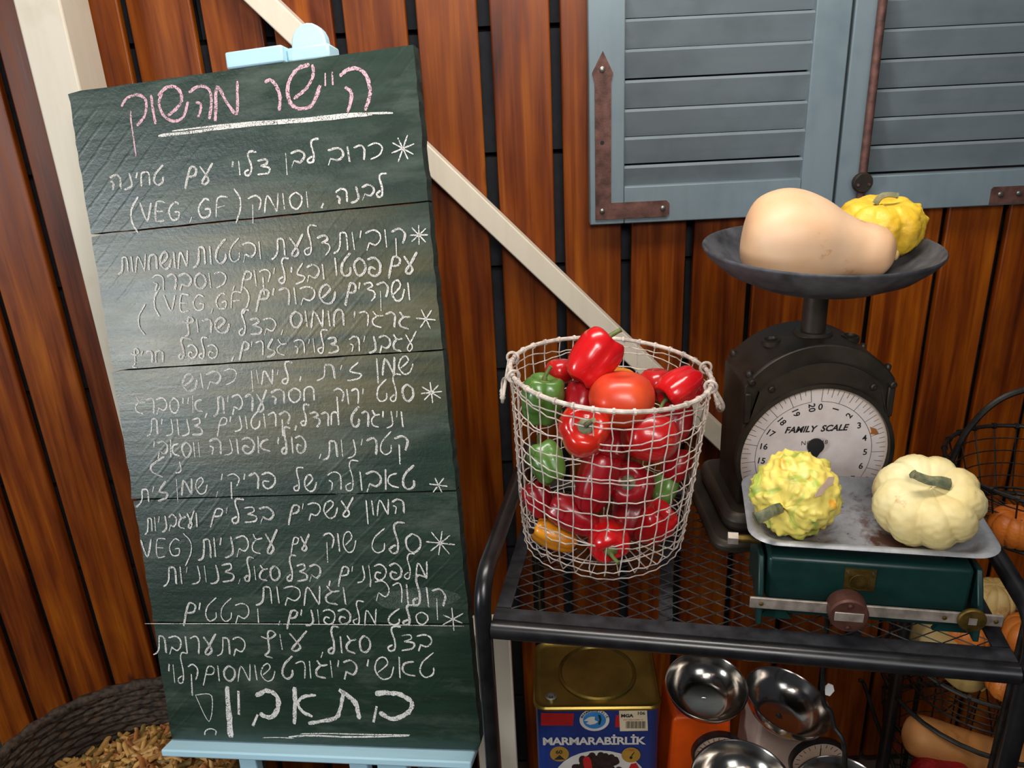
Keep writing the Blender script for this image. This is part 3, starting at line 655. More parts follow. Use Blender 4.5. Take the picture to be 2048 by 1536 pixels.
# ---- vegetables
def noise3(p, s): return noise.noise(V(p)*s)
def pepper_mesh(kind, seed):
    r = random.Random(seed); nl = 3 if kind == 'long' else r.choice((3, 4)); ph = r.uniform(0, 6); U, Vn = 40, 26; v = []; f = []
    el = {'bell': 1.12, 'long': 1.55, 'tomato': .90, 'flat': .88}[kind]
    for j in range(Vn+1):
        th = min(pi*j/Vn, pi-1e-7)
        for i in range(U):
            a = 2*pi*i/U
            if kind == 'tomato':
                rr = sin(th)**.92*(1+.035*cos(5*a+ph)*sin(th)); z = cos(th)*el
                z -= .16*exp(-(th/.42)**2); z += .05*exp(-((pi-th)/.3)**2)
            else:
                lob = abs(cos(nl*a/2+ph)); lob = 1-.2*(1-lob)**1.6
                w = sin(th)**.62; taper = 1 - .24*(1-cos(th))/2 if kind != 'flat' else 1 - .08*(1-cos(th))/2
                rr = w*taper*lerp(1, lob, .75)*(1+.05*noise3((cos(a), sin(a), th), 1.3+seed))
                z = cos(th)*el
                z -= (.42 if kind != 'flat' else .22)*exp(-(th/.34)**2); z += .30*exp(-((pi-th)/.34)**2)*1.0
                z += .07*cos(nl*a+2*ph)*(1 if th < pi/2 else -1)*sin(th)**.5*abs(cos(th))
            v.append((rr*cos(a), rr*sin(a), z))
    for j in range(Vn):
        for i in range(U): f.append((j*U+i, j*U+(i+1) % U, (j+1)*U+(i+1) % U, (j+1)*U+i))
    return v, f, el
def veg(name, label, cat, mat, kind, c, size, axis, seed, group=None, stem=True, sm=None, xd=(1, 0, 0)):
    # size = radius; axis = direction of the stem
    t = thing(name, label, cat, M=frame(c, axis, xd), group=group)
    v, f, el = pepper_mesh(kind, seed); mb = MB(); mb.add([V(p)*size for p in v], f); mb.build('body', mat, t, smooth=180)
    if stem:
        z0 = (el-(.42 if kind != 'flat' else .22) if kind != 'tomato' else el-.16)*size
        m = MB(); s = size
        if kind == 'tomato':
            m.tube([(0, 0, z0), (.03*s, 0, z0+.16*s)], .05*s, 6)
            for k in range(5): a = 2*pi*k/5; m.tube([(0, 0, z0+.03*s), (.2*s*cos(a), .2*s*sin(a), z0+.10*s), (.4*s*cos(a), .4*s*sin(a), z0+.14*s)], [.05*s, .035*s, .005*s], 5)
        else:
            m.lathe([(.30*s, z0+.04*s), (.26*s, z0+.09*s), (.10*s, z0+.13*s)], 12); m.tube(smooth_pts([(0, 0, z0+.05*s), (.02*s, 0, z0+.3*s), (.12*s, .03*s, z0+.55*s), (.2*s, .03*s, z0+.72*s)], 4), [.11*s]*4+[.085*s]*4+[.08*s]*4+[.10*s], 8)
        m.build('stem', sm or M['stem'], t, smooth=60)
    return t
GP = 'vegetables heaped in the white wire basket'
vz = V((0, 0, 1))
def pv(name, label, cat, mat, kind, px, py, Y, rpx, axis, seed, **kw):
    c = onY(px, py, Y); dep = (c-CAM).dot(fw); return veg(name, label, cat, mat, kind, c, rpx/F*dep, axis, seed, GP, **kw)
pv('red_pepper', 'large glossy red bell pepper lying on top of the basket, stem to the upper right', 'pepper', M['red'], 'bell', 1186, 716, -.60, 56, (.50, .25, .55), 1)
pv('green_pepper', 'green bell pepper standing at the left of the basket rim', 'pepper', M['gpep'], 'bell', 1084, 800, -.60, 50, (.15, .1, 1), 2)
pv('green_pepper', 'smaller green bell pepper behind the wires at mid height on the left', 'pepper', M['gpep'], 'bell', 1094, 926, -.635, 42, (-.3, .5, .6), 5)
pv('yellow_tomato', 'orange-yellow tomato peeping out behind the big orange-red one', 'tomato', M['ypep'], 'tomato', 1236, 772, -.545, 44, (.1, .1, 1), 6, stem=False)
pv('tomato', 'big orange-red tomato at the top centre of the basket', 'tomato', M['tom'], 'tomato', 1243, 798, -.64, 66, (.05, .1, 1), 7, stem=False)
pv('tomato', 'red tomato at the back behind the right-hand pepper', 'tomato', M['rtom'], 'tomato', 1312, 768, -.52, 38, (0, .2, 1), 8, stem=False)
pv('red_pepper', 'red bell pepper leaning over the right side of the rim', 'pepper', M['red'], 'bell', 1362, 776, -.585, 46, (-.7, -.35, -.35), 9)
pv('red_pepper', 'orange-red bell pepper with its stem facing out below the front rim', 'pepper', M['ored'], 'flat', 1168, 862, -.690, 57, (.02, -.75, .62), 10, sm=M['drystem'])
pv('tomato', 'big red tomato behind the wires just below the front rim', 'tomato', M['rtom'], 'tomato', 1300, 872, -.660, 60, (.3, .4, .8), 11, stem=False)
pv('red_pepper', 'long red pepper slanting down the middle of the basket', 'pepper', M['dred'], 'long', 1192, 962, -.672, 46, (.35, .2, .9), 12, stem=False)
pv('red_pepper', 'dull red pepper lying low in the front left of the basket', 'pepper', M['dred'], 'long', 1146, 1030, -.665, 38, (-.7, .3, .35), 13, stem=False)
pv('red_pepper', 'deep red pepper with dark stem hollow at mid height on the right', 'pepper', M['dred'], 'flat', 1262, 968, -.655, 50, (-.25, -.7, .5), 14, sm=M['drystem'])
pv('red_pepper', 'red pepper showing its stem at the bottom front of the basket', 'pepper', M['red'], 'flat', 1216, 1078, -.685, 46, (.05, -.85, -.25), 15)
pv('yellow_pepper', 'small orange-yellow pepper lying at the bottom left of the basket', 'pepper', M['ypep'], 'long', 1110, 1072, -.650, 32, (-.75, .2, .3), 16, stem=False)
pv('red_pepper', 'dark red pepper low against the left wires above the yellow one', 'pepper', M['dred'], 'bell', 1078, 998, -.610, 36, (-.3, .3, .7), 17, stem=False)
pv('red_pepper', 'red pepper low against the right wires of the basket', 'pepper', M['red'], 'bell', 1308, 1048, -.640, 44, (.4, -.2, .8), 18, stem=False)
pv('red_pepper', 'dark red pepper against the far right wires at mid height', 'pepper', M['dred'], 'bell', 1352, 930, -.590, 34, (.3, .4, .7), 19, stem=False)
pv('green_pepper', 'dark green pepper half hidden at mid height on the right', 'pepper', M['gpep'], 'bell', 1330, 978, -.600, 30, (.3, .4, .7), 20, stem=False)
pv('tomato', 'small pinkish red tomato at the back left below the top pepper', 'tomato', M['rtom'], 'tomato', 1120, 742, -.55, 30, (0, .2, 1), 21, stem=False)
pv('red_pepper', 'red pepper wedged under the large top pepper', 'pepper', M['dred'], 'bell', 1160, 800, -.60, 36, (.2, .5, .6), 22, stem=False)
pv('red_pepper', 'red pepper deep in the middle between the long and the dark stemmed one', 'pepper', M['dred'], 'bell', 1228, 900, -.60, 44, (.2, .5, .6), 23, stem=False)
pv('red_pepper', 'red pepper deep in the basket under the right-hand pepper', 'pepper', M['dred'], 'bell', 1352, 845, -.580, 40, (.2, .5, .6), 24, stem=False)
pv('red_pepper', 'red pepper deep at the bottom right behind the low front ones', 'pepper', M['dred'], 'bell', 1262, 1030, -.60, 46, (.2, .5, .6), 25, stem=False)

# ---- pumpkins and gourds
def pumpkin(name, label, mat, c, R, el, axis, lobes, depth, seed, bumps=0, twist=0, dimple=.3, ev_=0, group=None, xd=(1, 0, 0)):
    t = thing(name, label, 'pumpkin', M=frame(c, axis, xd), group=group); r = random.Random(seed); U, Vn = 120, 56; v = []; f = []
    ph = [r.uniform(-.12, .12) for _ in range(lobes)]; la = [1+r.uniform(-.05, .05) for _ in range(lobes)]
    wt = [(V((r.gauss(0, 1), r.gauss(0, 1), r.gauss(0, .8))).normalized(), r.uniform(.035, .10), r.uniform(.25, 1)) for _ in range(bumps)]
    for j in range(Vn+1):
        th = min(pi*j/Vn, pi-1e-7)
        for i in range(U):
            a = 2*pi*i/U; aa = (a+twist*cos(th))/(2*pi)*lobes; q = (aa % 1); li = int(aa) % lobes
            lob = 1-depth*abs(2*q-1)**2.6*sin(th)**.7; lob *= lerp(la[li], la[(li+1) % lobes], q)
            rr = sin(th)**.8*lob; z = cos(th)*el*(1+.06*(lob-1)/max(depth, .01)) - dimple*exp(-(th/.45)**2) + dimple*.45*exp(-((pi-th)/.4)**2)
            p = V((rr*cos(a), rr*sin(a), z))
            k = 1+.02*noise3(p, 2.3+seed)
            if bumps:
                d = p.normalized(); k += .05*noise3(p, 4)
                for wd_, ws, wh in wt:
                    g = d.dot(wd_)
                    if g > .93: k += .085*wh*exp(-((1-g)/(ws*ws*.55)))
            v.append(p*k*R)
    for j in range(Vn):
        for i in range(U): f.append((j*U+i, j*U+(i+1) % U, (j+1)*U+(i+1) % U, (j+1)*U+i))
    mb = MB(); mb.add(v, f); mb.build('body', mat, t, smooth=180); return t
def stem(parent, P, r0_, r1_, mat=None):
    P = smooth_pts(P, 5); n = len(P); b = MB(); b.tube(P, [lerp(r0_, r1_, i/(n-1))*(1+(.25 if i == n-1 else 0)) for i in range(n)], 9); 
    for i in range(len(b.v)): 
        if i % 9 in (0, 3, 6): c_ = P[min(i//9, n-1)]; b.v[i] = tuple(V(b.v[i])+(V(b.v[i])-c_)*.25)
    b.build('stem', mat or M['drystem'], parent, smooth=60, world=True)
TZ = 1.185+.118   # tray surface
# warty gourd
wc = onZ(1593, 986, TZ+.0575)
g = pumpkin('warty_gourd', 'round yellow and green warty gourd on the left of the metal tray', M['warty'], wc, .0565, .93, (-.52, -.60, .02), 10, .03, 4, 420, .4, .12); g['category'] = 'gourd'
s0 = wc+V((-.52, -.60, .02)).normalized()*.043
q_ = [onY(x_, y_, s0.y+dy) for x_, y_, dy in ((1560, 1016, .002), (1545, 1020, -.012), (1528, 1030, -.018), (1510, 1037, -.020))]
stem(g, q_, .0062, .0070)
m = MB(); dd = V((.32, -.74, .58)).normalized(); fr = frame(wc+dd*.0600, dd, (1, 0, .6))
m.prism([fr @ V(p) for p in ((-.022, -.004, -.003), (-.012, -.007, -.002), (0, -.003, 0), (.012, -.004, -.001), (.022, .002, -.003), (.012, .007, -.001), (0, .004, .0005), (-.014, .002, -.002))], dd*.002); m.build('scar', simple('dry_scar', 'b39a86', .9), g, world=True)
# cream pumpkin
pc = onZ(1856, 1003, TZ+.053); ax = V((-.20, -.40, 1)).normalized()
g = pumpkin('cream_pumpkin', 'cream-white ribbed pumpkin on the right of the metal tray', M['wpump'], pc, .0708, .68, ax, 9, .10, 9, twist=.2, dimple=.22)
s0 = pc+ax*.036
stem(g, [s0+V((.018, -.004, .002)), s0+V((.006, -.006, .008)), s0+V((-.010, -.006, .011)), s0+V((-.030, -.004, .020))], .0075, .0045)
# yellow ribbed pumpkin on dish
yc = onY(1757, 452, -.480); ax = V((-.02, -.12, 1)).normalized()
g = pumpkin('yellow_pumpkin', 'yellow ribbed pumpkin behind the butternut squash in the scale dish', M['ypump'], yc, .0660, .73, ax, 9, .10, 12, bumps=26, dimple=.2)
s0 = yc+ax*.037
stem(g, [s0+V((-.012, -.004, 0)), s0+V((-.006, -.006, .010)), s0+V((.004, -.008, .013)), s0+V((.018, -.009, .011))], .0045, .0035)
def butternut(name, label, mat, A_, B_, prof, group=None, cat='squash', bow=.0):
    A_, B_ = V(A_), V(B_); L_ = (B_-A_).length; t = thing(name, label, cat, M=frame(A_, B_-A_, (0, 0, 1)), group=group)
    P = smooth_pts([V((r_, z_, 0)) for r_, z_ in prof], 4); U = 48; b = MB(); v = []; f = []
    for p in P:
        cx = bow*sin(pi*min(max(p.y, 0), 1))
        for i in range(U):
            a = 2*pi*i/U; r_ = max(p.x, .0005)*(1+.02*cos(5*a+3*p.y)); v.append((r_*cos(a)+cx, r_*sin(a), p.y*L_))
    n = len(P)
    for j in range(n-1):
        for i in range(U): f.append((j*U+i, j*U+(i+1) % U, (j+1)*U+(i+1) % U, (j+1)*U+i))
    f += [tuple(range(U-1, -1, -1)), tuple(range((n-1)*U, n*U))]
    b.add(v, f); b.build('body', mat, t, smooth=180)
    b = MB(); b.lathe([(.008, L_*.985), (.0075, L_*1.02), (.005, L_*1.03)], 10); b.build('stem', M['psq'], t); return t
bA = onY(1486, 466, -.530); bB = onY(1787, 510, -.572)
butternut('butternut_squash', 'pale peach butternut squash lying in the scale dish', M['butter'], bA, bB, [(.0, 0), (.034, .012), (.056, .07), (.0705, .2), (.0725, .34), (.064, .5), (.050, .64), (.042, .76), (.040, .86), (.034, .94), (.018, .99), (.004, 1)])

# ------------------------------------------------------------------ dial scale
DC = onY(1629, 913, -.60); DR = .1165
sx = DC.x
ds = thing('dial_scale', 'old black cast-iron dial scale with a white round face and a grey dish', 'scale', (sx, -.52, SZ))
def dsb(mb, nm, mat, par=None, **k): return mb.build(nm, mat, par or ds, world=True, **k)
yF, yR = -.592, -.475
hw = .116; zs_ = 1.447; apex = 1.510
def arch(hw_, zs, za, n=22, z0=SZ+.05):
    # flat sides then circular arc through (±hw, zs) and (0, za)
    s = za-zs; R_ = (hw_*hw_+s*s)/(2*s); cz = za-R_; a0 = math.asin(min(1, hw_/R_)); 
    return [(-hw_, z0)]+[(R_*sin(lerp(-a0, a0, k/n)), cz+R_*cos(lerp(-a0, a0, k/n))) for k in range(n+1)]+[(hw_, z0)]
P = arch(hw, zs_, apex); dsb(MB().prism([(sx+x, yR, z) for x, z in P], (0, yF-yR, 0)), 'housing', M['iron'], bevel=.003)
# raised front cheek plates either side of the dial and the arched band
def ringsec(r0_, r1_, a0, a1, n, y, th):
    b = MB(); v = []
    for k in range(n+1):
        a = lerp(a0, a1, k/n)
        for r_, yy in ((r0_, y), (r1_, y), (r1_, y-th), (r0_, y-th)): v.append((DC.x+r_*cos(a), yy, DC.z+r_*sin(a)))
    f = []
    for k in range(n):
        for j in range(4): f.append((k*4+j, k*4+(j+1) % 4, (k+1)*4+(j+1) % 4, (k+1)*4+j))
    f += [(0, 1, 2, 3), (n*4+3, n*4+2, n*4+1, n*4)]
    b.add(v, f); return b
P2 = arch(hw-.022, zs_-.008, apex-.028, z0=DC.z+.02)
hole = [(DC.x+(DR+.004)*cos(a), DC.z+(DR+.004)*sin(a)) for a in [lerp(radians(8), radians(172), k/24) for k in range(25)]]
b = MB(); out = [(sx+x, z) for x, z in P2[1:-1]][::-1]; n = 23
out = [out[int(round(k*(len(out)-1)/24))] for k in range(25)]
v = []; f = []
for (ax_, az_), (bx2, bz2) in zip(hole, out): v += [(ax_, yF, az_), (bx2, yF, max(bz2, az_)), (bx2, yF-.006, max(bz2, az_)), (ax_, yF-.006, az_)]
for k in range(24):
    for j in range(4): f.append((k*4+j, k*4+(j+1) % 4, (k+1)*4+(j+1) % 4, (k+1)*4+j))
b.add(v, f); dsb(b, 'face_plate', M['iron'], smooth=30)
dsb(ringsec(DR+.001, DR+.008, 0, 2*pi, 64, yF+.001, .012), 'bezel', M['iron'], smooth=60)
dl = MB().lathe([(0.0005, 0), (DR+.002, 0), (DR+.002, .003), (.0005, .003)], 72).build('dial', M['dial'], ds); dl.matrix_basis = rootM(ds).inverted() @ frame((DC.x, yF+.0015, DC.z), (0, -1, 0), (1, 0, 0))
dl.location = V(dl.location)
# dial printing
def text_mesh(s, size, mat, M_, parent, nm='lettering', shear=0, ext=0, spacing=1, bold=0):
    cu = bpy.data.curves.new('t', 'FONT'); cu.body = s; cu.size = size; cu.align_x = 'CENTER'; cu.align_y = 'CENTER'; cu.shear = shear; cu.extrude = ext; cu.space_character = spacing; cu.offset = bold; cu.resolution_u = 3
    o = bpy.data.objects.new('t', cu); me = bpy.data.meshes.new_from_object(o); me.name = nm; me.materials.clear(); me.materials.append(mat)
    r = bpy.data.objects.new(nm, me); COL.objects.link(r); r.parent = parent; r.matrix_basis = rootM(parent).inverted() @ M_; bpy.data.objects.remove(o); bpy.data.curves.remove(cu); return r
yT = yF-.0019
def FM(x, z, rot=0, y=yT): return Matrix.Translation((x, y, z)) @ Matrix.Rotation(radians(90), 4, 'X') @ Matrix.Rotation(rot, 4, 'Z')
S0, S1 = radians(2.5), radians(-9)
def dang(k): return radians(90)-(S0 + k*(2*pi-radians(9.5))/20)*1.0
def pt(a, r): return (DC.x+r*cos(a), DC.z+r*sin(a))
m = MB()
for i in range(0, 81):
    a = dang(i/4); ln = .021 if i % 4 == 0 else (.014 if i % 2 == 0 else .009); w_ = .00035
    a_, b_ = pt(a, DR-.003), pt(a, DR-.003-ln); s_ = V((-sin(a), 0, cos(a)))*w_
    A_, B_ = V((a_[0], yT, a_[1])), V((b_[0], yT, b_[1])); n0 = len(m.v); m.v += [tuple(A_+s_), tuple(A_-s_), tuple(B_-s_), tuple(B_+s_)]; m.f.append((n0, n0+1, n0+2, n0+3))
rr = DR-.024; v = []
for k in range(97):
    a = lerp(dang(0), dang(20), k/96); v += [(*[DC.x+(rr)*cos(a), yT, DC.z+rr*sin(a)],), (DC.x+(rr-.0007)*cos(a), yT, DC.z+(rr-.0007)*sin(a))]
m.add(v, [(2*k, 2*k+1, 2*k+3, 2*k+2) for k in range(96)])
dsb(m, 'graduation_marks', M['ink'], dl, smooth=0)
for i in range(21):
    a = dang(i); x, z = pt(a, DR-.034)
    rot = a-pi/2 + (pi/2 if i in (1, 2) else 0) - (pi/2 if i >= 17 else 0)
    if 3 <= i <= 8: rot = radians(12)*(6-i)/3*.6
    if 9 <= i <= 16: rot = radians(-8)
    text_mesh(str(i), .0145, M['ink'], FM(x, z, rot), dl, 'numeral', bold=.0003)
text_mesh('FAMILY  SCALE', .0148, M['ink'], FM(DC.x, DC.z+.045), dl, shear=.3, bold=.0005)
text_mesh('NO. 148', .0105, M['ink'], FM(DC.x, DC.z+.021), dl, spacing=1.15)
m = MB(); m.lathe([(.0005, 0), (.0130, 0), (.0130, .004), (.0005, .0055)], 24, frame((DC.x+.001, yT-.002, DC.z+.017), (0, -1, 0)))
m.prism([(DC.x+.001+dx, yT-.002, DC.z+.017+dz) for dx, dz in ((-.010, -.008), (.010, -.008), (.0035, -.021), (.002, -.10), (0, -.10))], (0, -.002, 0)); dsb(m, 'pointer', M['ink'], dl)
m = MB(); x, z = pt(radians(22), .100); m.prism([(x+dx, yT-.0001, z+dz) for dx, dz in ((-.008, .007), (-.003, .005), (.002, .003), (.007, -.005), (.004, -.007), (-.006, -.006), (-.005, -.001))], (0, -.0003, 0)); dsb(m, 'rust_spot', simple('rust_stain', 'a8662c', .8), dl, smooth=0)
# bolts
for (px, py) in ((1503, 763), (1542, 776), (1745, 771), (1786, 767)):
    q = onY(px, py, yF-.004); q = V((min(max(q.x, sx-hw+.007), sx+hw-.007), yF, q.z)); dsb(MB().lathe([(.0052, 0), (.0052, .011), (.0036, .0125), (.0033, .0095), (.0005, .0095)], 16, frame(q, (0, -1, 0))), 'bolt', M['screw'] if 0 else M['iron'])
s = apex-zs_; R_ = (hw*hw+s*s)/(2*s); cz = apex-R_
def ontop(x): return cz+sqrt(R_*R_-x*x)
for x, y in ((-.106, yF+.012), (-.106, yR-.012), (.106, yF+.012), (.106, yR-.012)):
    dsb(MB().lathe([(.0055, -.002), (.0055, .005), (.0035, .0075)], 14, frame((sx+x, y, ontop(x)), (x*1.6, 0, 1))), 'bolt', M['iron'])
# side pockets in the arched top and strengthening ribs
for x in (-.062, .062):
    dsb(MB().lathe([(.014, -.002), (.014, .006), (.010, .0075), (.009, .003), (.0005, .003)], 20, frame((sx+x, yF+.055, ontop(x)), (x*1.2, 0, 1))), 'lug', M['iron'])
for x in (-hw+.006, hw-.006):
    dsb(MB().box((sx+x, yF-.003, (DC.z+.062+zs_-.01)/2), (.011, .006, zs_-.01-DC.z-.062)), 'side_rib', M['iron'], bevel=.002)
# column, collar and dish
cx, cy = sx+.003, -.535
DZ = 1.644
dsb(MB().lathe([(.030, apex-.012), (.030, apex+.0), (.0265, apex+.004)], 24, Matrix.Translation((cx, cy, 0))), 'collar', M['iron'])
dsb(MB().lathe([(.0185, apex-.01), (.0185, DZ-.060)], 24, Matrix.Translation((cx, cy, 0))), 'column', M['iron'])
RDI = .174
prof = [(.0005, -.062), (.06, -.060), (.10, -.051), (.14, -.033), (.166, -.011), (.172, -.002), (.1735, .001), (.172, .0035), (.168, .001), (.162, -.009), (.136, -.029), (.098, -.047), (.06, -.056), (.0005, -.058)]
dish = MB().lathe([(r_, z_) for r_, z_ in prof], 72, Matrix.Translation((cx-.002, cy, DZ)) @ Matrix.Rotation(radians(1), 4, 'Y'), cap=False)
dsb(dish, 'dish', M['dish'], smooth=60)
# stepped base
def rbox(x0, x1, y0, y1, z0, z1, r, n=6, top=.0):
    P = []
    for (cx_, cy_, a0) in ((x1-r, y1-r, 0), (x0+r, y1-r, pi/2), (x0+r, y0+r, pi), (x1-r, y0+r, 3*pi/2)):
        for k in range(n+1): a = a0+pi/2*k/n; P.append((cx_+r*cos(a), cy_+r*sin(a)))
    return P
for (x0, x1, y0, y1, z0, z1, bv) in ((sx-.165, sx+.165, -.655, -.405, SZ+.0005, SZ+.022, .008), (sx-.142, sx+.142, -.632, -.425, SZ+.022, SZ+.055, .012)):
    P = rbox(x0, x1, y0, y1, 0, 0, .03); dsb(MB().prism([(x, y, z0) for x, y in P], (0, 0, z1-z0)), 'base_tier', M['iron'], bevel=bv)

# ------------------------------------------------------------------ platform scale (green)
PY = radians(-11.7)
ps = thing('platform_scale', 'dark green counter scale with a worn metal tray and a sliding brass weight', 'scale', (.325, -.812, SZ), PY)
def psb(mb, nm, mat, par=None, **k): return mb.build(nm, mat, par or ps, **k)
psb(MB().box((.143, .072, .062), (.262, .118, .072)), 'body', M['green'], bevel=.006)
psb(MB().box((.143, .072, .103), (.20, .07, .012)), 'platform_support', M['blackm'])
# tray
def rrect(x0, x1, y0, y1, r, z, n=7):
    return [(p[0], p[1], z) for p in rbox(x0, x1, y0, y1, 0, 0, r, n)]
loops = [rrect(.020, .268, .030, .160, .022, .114), rrect(.012, .276, .022, .168, .026, .1155), rrect(-.004, .292, .006, .184, .034, .130), rrect(-.012, .300, -.002, .192, .038, .1315), rrect(-.016, .304, -.006, .196, .040, .1285),
         rrect(-.012, .300, -.002, .192, .038, .1255), rrect(-.003, .291, .007, .183, .034, .1235), rrect(.013, .275, .023, .167, .026, .1105), rrect(.020, .268, .030, .160, .022, .110)]
b = MB(); n = len(loops[0]); v = [p for l in loops for p in l]; f = []
for j in range(len(loops)-1):
    for i in range(n): f.append((j*n+i, j*n+(i+1) % n, (j+1)*n+(i+1) % n, (j+1)*n+i))
f += [tuple(range(n)), tuple(range((len(loops)-1)*n, len(loops)*n))[::-1]]
b.add(v, f); psb(b, 'tray', M['tray'], smooth=50)
# side brackets with feet
for x, s_ in ((.004, 1), (.282, -1)):
    pr = [(.125, .0), (.125, .085), (.02, .095), (-.006, .050), (-.010, 0), (.016, 0), (.030, .018), (.095, .018), (.105, 0)]
    psb(MB().prism([(x-.004, y, z) for y, z in pr], (.008, 0, 0)), 'side_bracket', M['green'], bevel=.002)
psb(MB().box((.143, .012, .018), (.27, .006, .020)), 'skirt', M['green'], bevel=.002)
for x in (.028, .255): psb(MB().prism([(x-.022, .008, 0), (x+.022, .008, 0), (x+.014, .008, .012), (x-.014, .008, .012)], (0, .008, 0)), 'foot', M['green'])
bar = psb(MB().box((.148, -.0145, .041), (.318, .004, .017)), 'weigh_beam', M['beam'], bevel=.001)
for x in (.004, .236, .298): b = MB().lathe([(.0028, 0), (.0028, .0016), (.0015, .0024)], 10, frame((x, -.0165, .041), (0, -1, 0))); b.build('rivet', M['brass'], bar)
w = psb(MB().lathe([(.0005, 0), (.0235, 0), (.0255, .003), (.0255, .026), (.0235, .029), (.0005, .029)], 36, frame((.114, -.006, .044), (0, -1, 0))), 'sliding_poise', M['poise'], smooth=30)
MB().box((.114, -.0355, .044), (.037, .002, .014)).build('poise_window', M['beam'], w, bevel=.001)
for dz in (-.017, .017): MB().lathe([(.003, 0), (.003, .002), (.0015, .003)], 10, frame((.114, -.035, .044+dz), (0, -1, 0))).build('screw', M['poise'], w)
w = psb(MB().lathe([(.0005, 0), (.016, 0), (.0175, .002), (.0175, .005), (.016, .007), (.0005, .007)], 28, frame((.268, -.0165, .043), (0, -1, 0))), 'small_poise', M['brass'], smooth=30)
MB().box((.268, -.0235, .043), (.010, .001, .010)).build('poise_window', M['beam'], w)
pl_ = psb(MB().box((.133, .0122, .071), (.040, .002, .034)), 'maker_plate', M['brass'])
for dx in (-.016, .016): MB().lathe([(.0018, 0), (.0018, .0015)], 8, frame((.133+dx, .0112, .083), (0, -1, 0))).build('rivet', M['screw'], pl_)
MB().tube([(.133+.012*cos(a), .0108, .067+.012*sin(a)) for a in [2*pi*k/24 for k in range(24)]], .0008, 5, closed=True).build('emblem_ring', M['brass'], pl_)
psb(MB().tube([(-.034, .050, .100), (.005, .050, .100)], .006, 12), 'pivot_rod', M['brass']); psb(MB().tube([(-.040, .050, .100), (-.026, .050, .100)], .0095, 6), 'pivot_nut', M['beam'])

# ------------------------------------------------------------------ oil tin
tA = onY(1068, 1407, -.54); tB = onY(1320, 1412, -.54); zt = (tA.z+tB.z)/2
tw = (tB-tA).length; tb = thing('olive_tin', 'square olive tin with gold lid and blue printed front, below the rack shelf', 'tin', (tA.x, -.54, LZ), radians(-3))
Ht = zt-LZ; tp = .185
def tin_loop(ins, z): return rrect(ins, tw-ins, ins, tp-ins, .022, z)
loops = [tin_loop(.002, 0), tin_loop(.002, Ht-.006)]; n = len(loops[0]); b = MB(); b.add([p for l in loops for p in l], [(i, (i+1) % n, n+(i+1) % n, n+i) for i in range(n)]+[tuple(range(n-1, -1, -1))]); b.build('body', M['tinblue'], tb)
loops = [tin_loop(-.001, Ht-.008), tin_loop(-.002, Ht-.003), tin_loop(.001, Ht), tin_loop(.004, Ht-.003), tin_loop(.012, Ht-.004)]
b = MB(); f = []; v = [p for l in loops for p in l]
for j in range(4):
    for i in range(n): f.append((j*n+i, j*n+(i+1) % n, (j+1)*n+(i+1) % n, (j+1)*n+i))
f.append(tuple(range(4*n, 5*n))); b.add(v, f); b.build('top_panel', M['tin'], tb, smooth=50)
MB().lathe([(.078, 0), (.0775, .004), (.073, .006), (.070, .002), (.0005, .002)], 56, Matrix.Translation((tw*.52, .097, Ht-.005))).build('pressed_lid', M['tin'], tb, smooth=40)
MB().lathe([(.011, 0), (.011, .004), (.008, .005), (.007, .002), (.004, .002), (.003, .006), (.0005, .006)], 24, Matrix.Translation((.032, .030, Ht-.004))).build('cap', M['screw'], tb, smooth=40)
# printed front, in tin pixels
pn = V((sin(radians(-3)), -cos(radians(-3)), 0)); TI = rootM(tb).inverted(); p0 = V((tA.x, -.54, 0))
def tq(x, y): q = TI @ onP(x, y, p0, pn); return q.x, q.z
def tflat(P, nm, mat, lay=1, par=None): return MB().prism([(x, .0018-.0004*lay, z) for x, z in [tq(*p) for p in P]], (0, -.0003, 0)).build(nm, mat, par or tb, smooth=0)
def ell(cx_, cy_, rx, ry, n_=28): return [(cx_+rx*cos(2*pi*k/n_), cy_+ry*sin(2*pi*k/n_)) for k in range(n_)]
tflat([(1082, 1427), (1148, 1428), (1146, 1452), (1082, 1452)], 'printed_band', M['prred']); tflat([(1232, 1431), (1262, 1431), (1262, 1456), (1230, 1455)], 'printed_band', M['prred'])
e_ = tflat(ell(1189, 1441, 30, 22), 'printed_emblem', M['prwhite']); tflat(ell(1189, 1441, 23, 17), 'emblem_sky', M['prsky'], 2, None)
tflat([(1168, 1442), (1176, 1436), (1182, 1434), (1190, 1434), (1189, 1440), (1196, 1444), (1190, 1448), (1180, 1450), (1172, 1447), (1178, 1443)], 'emblem_bird', M['prwhite'], 3)
tflat([(1196, 1430), (1201, 1431), (1203, 1440), (1200, 1450), (1196, 1449), (1199, 1440)], 'emblem_branch', M['green'], 3)
lab = tflat([(1238, 1419), (1294, 1419), (1296, 1462), (1240, 1463)], 'price_label', M['label'], 2)
for k in range(16):
    x = 1252+k*2.5; tflat([(x, 1443), (x+(1.5 if k % 3 else .9), 1443), (x+(1.5 if k % 3 else .9), 1457), (x, 1457)], 'barcode_bar', M['ink'], 3)
def ttext(s, px, py, size, mat, lay=3, bold=0, sh=0, sp=1):
    x, z = tq(px, py); return text_mesh(s, size, mat, rootM(tb) @ Matrix.Translation((x, .0014-.0004*lay, z)) @ Matrix.Rotation(radians(90), 4, 'X'), tb, 'lettering', bold=bold, spacing=sp, shear=sh)
ttext('MARMARABİRLİK', 1187, 1483, .0262, M['prwhite'], 3, .0009, sp=.93)
ttext('MGA', 1254, 1432, .0105, M['ink'], 3, .0005); ttext('106', 1282, 1427, .0105, M['ink'], 3, .0002); ttext('AKT: 0366 AAMH 10', 1266, 1440, .0042, M['prred'], 3)
